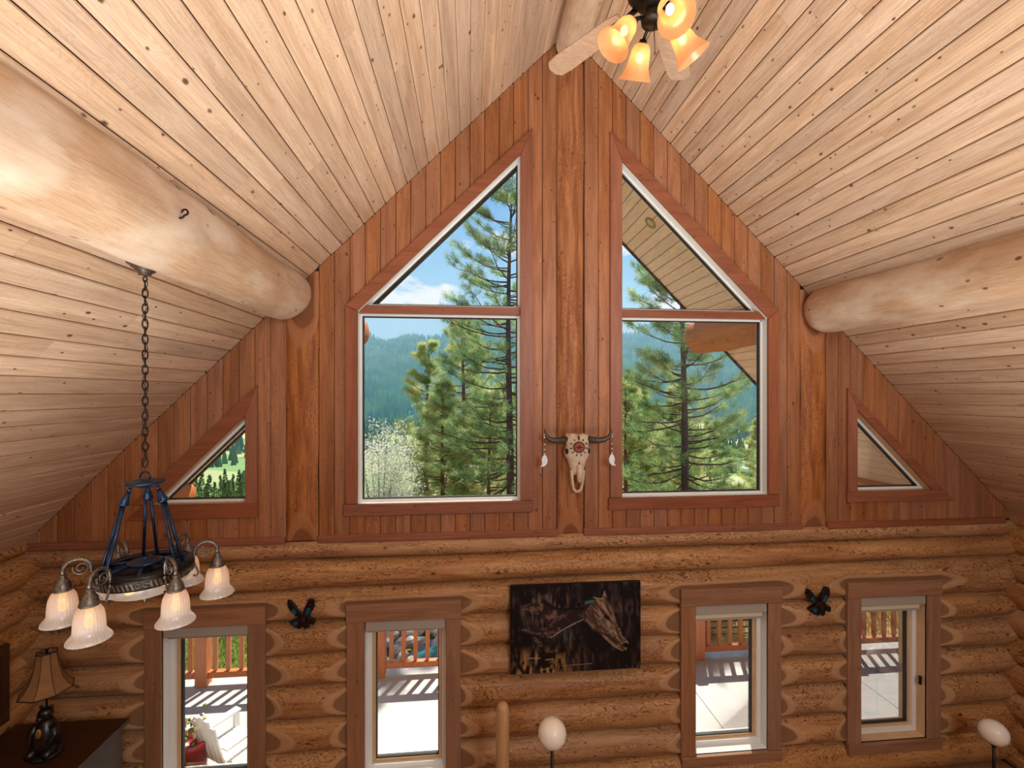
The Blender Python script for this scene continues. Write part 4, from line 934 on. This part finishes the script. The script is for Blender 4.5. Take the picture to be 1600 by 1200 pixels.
def terrain_mat():
    m, nt, b, out = new_mat('valley_ground'); L = nt.links.new; g = N(nt, 'ShaderNodeNewGeometry'); sp = N(nt, 'ShaderNodeSeparateXYZ'); L(g.outputs['Position'], sp.inputs[0])
    n1 = N(nt, 'ShaderNodeTexNoise', ins={'Scale': .006, 'Detail': 3}); L(g.outputs['Position'], n1.inputs[0])
    n2 = N(nt, 'ShaderNodeTexNoise', ins={'Scale': .6, 'Detail': 6}); L(g.outputs['Position'], n2.inputs[0])
    fields = ramp(nt, [(.38, lin('71905a')), (.46, lin('96a270')), (.52, lin('a8a880')), (.6, lin('6b9450'))], 'CONSTANT'); L(n1.outputs[0], fields.inputs[0])
    near = ramp(nt, [(.35, lin('54662e')), (.5, lin('94823f')), (.65, lin('b5a05a'))]); L(n2.outputs[0], near.inputs[0])
    forest = ramp(nt, [(.35, lin('35604a')), (.65, lin('557f58'))]); n3 = N(nt, 'ShaderNodeTexNoise', ins={'Scale': .05, 'Detail': 8}); L(g.outputs['Position'], n3.inputs[0]); L(n3.outputs[0], forest.inputs[0])
    f1 = N(nt, 'ShaderNodeMapRange', ins={1: 110, 2: 150, 3: 0, 4: 1}); L(sp.outputs['Y'], f1.inputs[0]); f2 = N(nt, 'ShaderNodeMapRange', ins={1: 600, 2: 640, 3: 0, 4: 1}); L(sp.outputs['Y'], f2.inputs[0])
    m1 = N(nt, 'ShaderNodeMixRGB'); L(f1.outputs[0], m1.inputs[0]); L(near.outputs[0], m1.inputs[1]); L(fields.outputs[0], m1.inputs[2])
    m2 = N(nt, 'ShaderNodeMixRGB'); L(f2.outputs[0], m2.inputs[0]); L(m1.outputs[0], m2.inputs[1]); L(forest.outputs[0], m2.inputs[2]); L(m2.outputs[0], b.inputs['Base Color']); b.inputs['Roughness'].default_value = .95; b.inputs['Specular IOR Level'].default_value = .1; return m
terr = link('ground', np_mesh('ground', V, Fq, terrain_mat(), True), None, 'structure')

# haze in the valley: real scattering air beyond the near trees
hz = MB(); hz.box(-2300, 2300, 130, 1900, -120, 420)
mh = bpy.data.materials.new('valley_haze'); mh.use_nodes = True; hn = mh.node_tree; hn.nodes.clear(); ho = N(hn, 'ShaderNodeOutputMaterial'); vs_ = N(hn, 'ShaderNodeVolumeScatter', ins={'Density': .00042, 'Anisotropy': .2}); vs_.inputs['Color'].default_value = (.3, .62, 1, 1); hn.links.new(vs_.outputs[0], ho.inputs['Volume'])
try: mh.volume_intersection_method = 'FAST'
except Exception: pass
hzo = hz.build('haze', mh, None, 'stuff'); tag(hzo, 'blue haze of distant air over the valley and mountains', 'haze')

# ---- foliage materials
def leaf_mat(name, c0, c1, trans=.45, scale=1.5, c2=None):
    m, nt, b, out = new_mat(name); nt.nodes.remove(b); L = nt.links.new; g = N(nt, 'ShaderNodeNewGeometry'); n = N(nt, 'ShaderNodeTexNoise', ins={'Scale': scale, 'Detail': 3}); L(g.outputs['Position'], n.inputs[0])
    pts = [(.35, lin(c0)), (.6, lin(c1))]+([(.72, lin(c2))] if c2 else []); r = ramp(nt, pts); L(n.outputs[0], r.inputs[0])
    d = N(nt, 'ShaderNodeBsdfDiffuse'); t = N(nt, 'ShaderNodeBsdfTranslucent'); L(r.outputs[0], d.inputs[0]); L(r.outputs[0], t.inputs[0]); mx = N(nt, 'ShaderNodeMixShader'); mx.inputs[0].default_value = trans
    L(d.outputs[0], mx.inputs[1]); L(t.outputs[0], mx.inputs[2]); L(mx.outputs[0], out.inputs[0]); return m
M_NEED = leaf_mat('pine_needles', '6a8f5e', 'b4ca86', .5, 2.2, 'd6d49c'); M_NEED2 = leaf_mat('yellow_green_needles', '8ba45e', 'd2d898', .55, 1.8, 'd6b47c')
M_BARK = plain('grey_brown_bark', '5b4a42', .9, noise=.4, nscale=9, bump=.8); M_BARK2 = plain('reddish_bark', '7c5240', .9, noise=.35, nscale=9, bump=.8)
M_OLIVE = leaf_mat('silver_leaves', 'c4cab2', 'efeedd', .5, 3); M_FIR = leaf_mat('fir_needles', '4a7050', '7c9c66', .4, .6)
def tubes_np(paths, rads, k):
    Vs = []; Fs = []; o = 0
    ang = np.arange(k)*2*pi/k
    for p, r in zip(paths, rads):
        n = len(p); t = np.gradient(p, axis=0); t /= np.linalg.norm(t, axis=1)[:, None]+1e-9; ref = np.where(abs(t[:, 2:3]) < .9, np.array([[0, 0, 1.]]), np.array([[1., 0, 0]])); u = np.cross(t, ref); u /= np.linalg.norm(u, axis=1)[:, None]+1e-9; v = np.cross(t, u)
        ring = p[:, None]+(u[:, None]*np.cos(ang)[None, :, None]+v[:, None]*np.sin(ang)[None, :, None])*r[:, None, None]; Vs.append(ring.reshape(-1, 3))
        i, j = np.meshgrid(np.arange(n-1), np.arange(k), indexing='ij'); i = i.ravel(); j = j.ravel(); Fs.append(np.stack([i*k+j, i*k+(j+1) % k, (i+1)*k+(j+1) % k, (i+1)*k+j], -1)+o); o += n*k
    return np.vstack(Vs), np.vstack(Fs)
def pine_meshes(seed, H, base, Lmax, nb, ntw, nneed, nlen, nw, mats, r0, bow=.25, shape=.8):
    r = np.random.default_rng(seed)
    zz = np.linspace(0, H, 16); tr = np.stack([.12*np.sin(zz*.4+seed)*zz/H, .12*np.cos(zz*.33+seed)*zz/H, zz], -1); rad = r0*(1-zz/H)**.8+.012
    TV, TF = tubes_np([tr], [rad], 10)
    paths = []; rads = []; tp = []; td = []
    for b in range(nb):
        f = (b+r.random())/nb; h = base+(H-base)*f; L = Lmax*((1-f)**shape*.92+.08)*r.uniform(.65, 1.1)*(0.55+.45*min(1, f*6+.3)); az = r.uniform(0, 2*pi); el = radians(-14+42*f+r.normal(0, 7))
        d = np.array([cos(az)*cos(el), sin(az)*cos(el), sin(el)]); s = np.linspace(0, 1, 7); p = np.array([np.interp(h, zz, tr[:, 0]), np.interp(h, zz, tr[:, 1]), h])+s[:, None]*d*L; p[:, 2] += bow*L*s**2*.6-.06*L*np.sin(s*pi); p += r.normal(0, .02*L, p.shape)*s[:, None]
        paths.append(p); rads.append(np.linspace(.012+.011*L, .006, 7))
        side = np.array([-sin(az), cos(az), 0])
        for k in range(ntw):
            t = r.uniform(.32, 1.0); q = np.array([np.interp(t, s, p[:, c]) for c in range(3)]); l = L*r.uniform(.10, .28)*(1.15-t*.6)+.12; dd = d*.7+side*r.choice([-1, 1])*r.uniform(.3, 1)+np.array([0, 0, r.uniform(0, .5)]); dd /= np.linalg.norm(dd)
            pe = q+dd*l+np.array([0, 0, .12*l]); paths.append(np.stack([q, (q+pe)/2-np.array([0, 0, .03*l]), pe])); rads.append(np.array([.008, .006, .004]))
            for c in (1.0, .62): tp.append(q+(pe-q)*c); td.append(dd)
        tp.append(p[-1]); td.append(d)
    BV, BF = tubes_np(paths, rads, 4)
    tp = np.array(tp); td = np.array(td); n = len(tp)*nneed; P_ = np.repeat(tp, nneed, 0)+r.normal(0, .05, (n, 3)); D = np.repeat(td, nneed, 0)*.55+r.normal(0, .55, (n, 3))+np.array([0, 0, .12]); D /= np.linalg.norm(D, axis=1)[:, None]; sd_ = np.cross(D, r.normal(0, 1, (n, 3))); sd_ /= np.linalg.norm(sd_, axis=1)[:, None]; Ln = nlen*r.uniform(.7, 1.2, (n, 1))
    NV = np.stack([P_-sd_*nw/2, P_+sd_*nw/2, P_+D*Ln], 1).reshape(-1, 3); NF = np.arange(n*3).reshape(-1, 3)
    return np_mesh('trunk', TV, TF, mats[0], True), np_mesh('branches', BV, BF, mats[0], True), np_mesh('needles', NV, NF, mats[1])
def pine(meshes, x, y, label, rot=0, sc=1.0, name='pine_tree', group='pines outside the gable windows', cat='tree', z=None):
    t = thing(name, label, cat, (x, y, float(hgt(x, y))-.1 if z is None else z), group, rot); t.scale = (sc, sc, sc)
    link('trunk', meshes[0], t); link('branches', meshes[1], t, 'stuff'); link('needles', meshes[2], t, 'stuff'); return t
PA = pine_meshes(1, 16.0, 2.6, 3.3, 150, 10, 26, .20, .015, (M_BARK, M_NEED), .17, shape=.45)
PB = pine_meshes(2, 14.0, 2.0, 3.4, 135, 12, 28, .21, .015, (M_BARK, M_NEED), .17, bow=.3, shape=.5)
PC = pine_meshes(3, 12.0, 1.5, 2.9, 110, 8, 20, .24, .017, (M_BARK2, M_NEED2), .18)
PD = pine_meshes(4, 9.0, .6, 2.6, 90, 7, 20, .26, .02, (M_BARK2, M_NEED2), .13)
pine(PA, 1.30, 15.0, 'tallest dark green pine, seen close to the right edge of the left tall window', 0, .9)
pine(PB, 6.75, 14.0, 'tall open-branched pine with thick trunk in the middle of the right tall window', 1.1, .86)
pine(PC, -.20, 19.0, 'pine with reddish trunk left of the tallest pine in the left tall window', 2.0, .98)
pine(PC, -2.0, 21.5, 'yellow-green pine standing against the mountain in the left tall window', .4, .98)
spots = [(PC, .6, 25, 3.3, .95), (PD, -1.0, 17.5, 1.2, .9), (PD, .7, 17, .3, .85), (PD, -1.6, 26, 3, 1.2), (PC, 8.4, 22, 2.2, .85), (PC, 11.5, 25, 3.7, .8), (PD, 7.0, 20, .9, 1.05), (PD, 9.6, 20, 1.9, 1.0), (PD, 8.0, 27, 3, 1.3), (PD, 10.8, 30, 1, 1.3), (PD, 14.5, 30, 2, 1.2), (PD, 5.6, 24, 5, 1.2), (PC, 20.5, 29, 5, .9), (PD, 1.8, 22, 2, 1.1), (PD, 17.5, 36, .5, 1.2), (PD, 18.2, 44, 1.5, 1.5), (PD, 21.2, 45, 2.6, 1.45), (PD, 23.4, 47, .2, 1.2), (PD, 30.4, 46, 3.6, 1.4), (PD, 33.5, 48, 4.4, 1.5), (PC, 18.6, 34, 1.1, .95), (PD, 14.6, 40, 4.0, 1.5)]
for i, (ms, x, y, r_, s_) in enumerate(spots):
    lf = x < 3
    pine(ms, x, y, 'one of the smaller yellow-green pines crowding behind the tall pines in the %s tall window' % ('left' if lf else 'right'), r_, s_, group='smaller pines, %s tall window' % ('left' if lf else 'right'))
# silvery bush
def bush(x, y, z0, R, Hc, n, seed, label, mat):
    r = np.random.default_rng(seed); t = thing('silver_bush', label, 'bush', (x, y, z0))
    paths = []; rads = []
    for i in range(26):
        az = r.uniform(0, 6.28); q = r.uniform(.2, .9)*R; e = np.array([q*cos(az), q*sin(az), Hc*r.uniform(.6, 1.05)*(1-.35*(q/R)**2)]); s = np.linspace(0, 1, 5)[:, None]; p = e*s*np.array([1, 1, 1]); p[:, :2] *= s**.6; paths.append(p); rads.append(np.linspace(.05, .008, 5))
    BV, BF = tubes_np(paths, rads, 5); link('branches', np_mesh('branches', BV, BF, M_BARK, True), t)
    c = np.array([p[k] for p in paths for k in (2, 3, 3, 4, 4, 4)]); c = c[r.integers(0, len(c), n//16)]+r.normal(0, .26, (n//16, 3)); P_ = np.repeat(c, 16, 0)+r.normal(0, .11, (len(c)*16, 3)); m_ = len(P_); d = r.normal(0, 1, (m_, 3)); d /= np.linalg.norm(d, axis=1)[:, None]; s = np.cross(d, r.normal(0, 1, (m_, 3))); s /= np.linalg.norm(s, axis=1)[:, None]; L_ = r.uniform(.05, .09, (m_, 1))
    V = np.stack([P_, P_+d*L_*.5+s*L_*.2, P_+d*L_, P_+d*L_*.5-s*L_*.2], 1).reshape(-1, 3); link('leaves', np_mesh('leaves', V, np.arange(m_*4).reshape(-1, 4), mat), t, 'stuff')
bush(-2.75, 14.2, -1.9, 1.7, 5.1, 26000, 3, 'pale silver-leaved bush low in the left tall window', M_OLIVE)

# mid-distance conifers below the fields, seen through the left triangular window
fir = pine_meshes(9, 13, .6, 2.3, 70, 5, 7, .6, .14, (M_BARK, M_FIR), .18, bow=.05, shape=1.0)
r = random.Random(4)
for i in range(60):
    y = r.uniform(105, 150); x = -y*r.uniform(.44, .78)
    pine(fir, x, y, 'dark conifer in the wood below the fields, left triangular window', r.uniform(0, 6), r.uniform(.42, .62), 'fir_tree', 'conifers below the fields')
# far forest and mountain woods
def forest(name, n, gen, seed, hh, mat, label):
    r = np.random.default_rng(seed); P_ = gen(r, n); H = r.uniform(*hh, len(P_)); R = H*.2; k = 5; ang = np.arange(k)*2*pi/k
    ring = np.stack([P_[:, None, 0]+R[:, None]*np.cos(ang), P_[:, None, 1]+R[:, None]*np.sin(ang), np.repeat(P_[:, None, 2]-.5, k, 1)], -1); top = P_.copy(); top[:, 2] += H
    V = np.concatenate([ring, top[:, None]], 1).reshape(-1, 3); o = np.arange(len(P_))*(k+1); F_ = np.stack([np.stack([o+j, o+(j+1) % k, o+k], -1) for j in range(k)], 1).reshape(-1, 3)
    ob = link(name, np_mesh(name, V, F_, mat), None, 'stuff'); tag(ob, label, 'forest')
M_FAR = leaf_mat('far_conifers', '548a68', '86b27c', .1, .02)
def gm(r, n):
    y = 640+900*r.random(n)**.8; x = y*r.uniform(-.75, 1.0, n); return np.stack([x, y, hgt(x, y)], -1)
forest('mountain_forest', 26000, gm, 1, (13, 24), M_FAR, 'blue-green conifer forest covering the distant mountain')
def gv(r, n):
    c = r.uniform(0, 1, (40, 2)); c = np.stack([(c[:, 0]*1.9-.95), 260+c[:, 1]*360], -1); i = r.integers(0, 40, n); y = c[i, 1]+r.normal(0, 14, n); x = c[i, 0]*c[i, 1]+r.normal(0, 30, n); return np.stack([x, y, hgt(x, y)], -1)
forest('valley_woods', 2500, gv, 2, (7, 15), leaf_mat('valley_trees', '3a6136', '6b8a4a', .2, .03), 'scattered clumps of trees among the valley fields')

# boulders on the bank behind the deck rail
M_ROCK = plain('pale_boulder', 'b9b2a6', .85, noise=.35, nscale=6, bump=.5); M_ROCK2 = plain('dark_boulder', '7b7d80', .85, noise=.35, nscale=6, bump=.5); M_TURQ = plain('turquoise_boulder', '3f8f94', .6, noise=.4, nscale=7)
def rock_mesh(seed, mat):
    r = random.Random(seed); m = MB(); m.ball((0, 0, 0), (1, .8, .65), 10); ph = [r.uniform(0, 6.28) for _ in range(6)]
    m.v = [tuple(c*(1+.16*sin(3*p[0]+ph[0])*cos(2.4*p[1]+ph[1])+.12*sin(4.3*p[2]+ph[2]+p[0]*2)) for c in p) for p in m.v]; m.sm = [False]*len(m.sm); return m.mesh('boulder', mat)
rocks = [rock_mesh(i, M_ROCK if i % 3 else M_ROCK2) for i in range(6)]; r = random.Random(12)
cells = [(x_, y_) for x_ in range(22) for y_ in range(7)]
for (ix, iy) in cells:
    x = -2.2+ix*.20+r.uniform(-.06, .06); y = 8.05+iy*.30+r.uniform(-.08, .08); s_ = r.uniform(.10, .19)
    ri = r.randrange(6); o = link('boulder', rocks[ri]); o.location = (x, y, -.45+(y-8)*.12+s_*.35); o.scale = (s_, s_, s_); o.rotation_euler = (0, 0, r.uniform(0, 6))
    pk = 'dark' if ri % 3 == 0 else 'pale'; tag(o, 'rough %s grey boulder on the rock bank behind the deck railing' % pk, 'boulder', '%s boulders behind the deck railing' % pk)
o = link('boulder', rock_mesh(50, M_TURQ)); o.location = (-.62, 8.35, -.22); o.scale = (.36, .3, .26); tag(o, 'large turquoise boulder among the grey ones behind the railing', 'boulder')
# dry grass banks and shrubs by the deck
def grass(name, x0, x1, y0, y1, n, hh, mat, label, seed, zf):
    r = np.random.default_rng(seed); x = r.uniform(x0, x1, n); y = r.uniform(y0, y1, n); z = zf(x, y); d = r.normal(0, .35, (n, 3)); d[:, 2] = 1; L_ = r.uniform(*hh, (n, 1)); a = r.uniform(0, pi, n); s = np.stack([np.cos(a), np.sin(a), 0*a], -1)*.012
    B_ = np.stack([x, y, z], -1); V = np.stack([B_-s, B_+s, B_+d*L_], 1).reshape(-1, 3); ob = link(name, np_mesh(name, V, np.arange(n*3).reshape(-1, 3), mat), None, 'stuff'); tag(ob, label, 'grass')
def bank(x, y): return -.47+np.clip(y-8, 0, 3)*.0
def mound(name, x0, x1, y0, y1, z0, z1, mat, label):
    n = 14; gx, gy = np.meshgrid(np.linspace(x0, x1, n), np.linspace(y0, y1, n), indexing='ij'); gz = z0+(z1-z0)*(gy-y0)/(y1-y0)+.05*np.sin(gx*2.1)*np.cos(gy*2.7); V = np.stack([gx, gy, gz], -1).reshape(-1, 3)
    V2 = V.copy(); V2[:, 2] = -1.6; i, j = np.meshgrid(np.arange(n-1), np.arange(n-1), indexing='ij'); a = (i*n+j).ravel(); Ft = np.stack([a, a+n, a+n+1, a+1], -1); Fb = (Ft+n*n)[:, ::-1]
    sides = []
    for k in range(n-1):
        for p, q in ((k, k+1), ((n-1)*n+k+1, (n-1)*n+k), ((k+1)*n, k*n), (k*n+n-1, (k+1)*n+n-1)): sides.append((p, q, q+n*n, p+n*n))
    o = link(name, np_mesh(name, np.vstack([V, V2]), np.vstack([Ft, Fb, np.array(sides)]), mat), None, 'structure'); return o
M_DRY = leaf_mat('dry_grass', 'b08a48', 'd8be78', .4, 2.0, '8a8a44'); M_GRN = leaf_mat('green_grass', '5d7a30', '9aac50', .45, 2.0, '3c4c26')
M_SOILD = plain('dry_bank_soil', 'b39a62', .95, noise=.25, nscale=4); M_SOILG = plain('grassy_bank_soil', '66702f', .95, noise=.4, nscale=3)
mound('ground', 2.6, 9.5, 7.9, 12.0, -.35, .1, M_SOILD, ''); mound('ground', -8.5, -2.4, 7.9, 12.0, -.35, .0, M_SOILG, '')
grass('dry_grass', 2.6, 9.4, 7.95, 11.9, 9000, (.08, .26), M_DRY, 'dry golden grass on the bank outside the right lower windows', 5, lambda x, y: -.36+.45*(y-7.9)/4.1)
grass('green_grass', -8.4, -2.5, 7.95, 11.9, 11000, (.08, .3), M_GRN, 'rough green grass on the bank outside the left-most lower window', 6, lambda x, y: -.36+.35*(y-7.9)/4.1)
# low wire fence on the dry bank
fe = thing('wire_fence', 'low dark fence of horizontal rails on the dry grass bank', 'fence', (0, 8.6, -.25))
for z in (.03, .16, .29, .42): m = MB(); m.tube([(3.0, 0, z), (5.6, 0, z)], .012, 6); m.build('rail', M_BLACKM, fe)
for x in (3.0, 5.6): m = MB(); m.box(x-.03, x+.03, -.03, .03, -.05, .5); m.build('post', M_BLACKM, fe)
# small outbuilding beyond the right pine
def shed(x, y, z, w_, d_, h_, wallm, roofm, label):
    b = thing('shed', label, 'building', (x, y, z)); m = MB(); m.box(-w_/2, w_/2, -d_/2, d_/2, 0, h_); m.build('wall', wallm, b)
    m = MB(); m.prism([(-w_/2-.4, h_-.05), (w_/2+.4, h_-.05), (w_/2-.5, h_+1.1), (-w_/2+.5, h_+1.1)], -d_/2-.3, d_/2+.3); m.build('roof', roofm, b)
    m = MB(); m.box(-.4, .4, -d_/2-.02, -d_/2, 0, min(1.9, h_*.8)); m.build('door', M_SEAL, b)
shed(.577*210, 210, float(hgt(121, 210)), 9.4, 7, 3.6, plain('dark_shed_wall', '3a3230', .8), plain('brown_roof', 'a08c7c', .8), 'dark cabin with brown roof beyond the trees, right tall window')
shed(.641*200, 200, float(hgt(128, 200)), 5, 4, 2.2, plain('white_wall', 'dcdcd8', .7), plain('white_roof', 'e6e6e6', .7), 'white shed beside the dark cabin, right tall window')
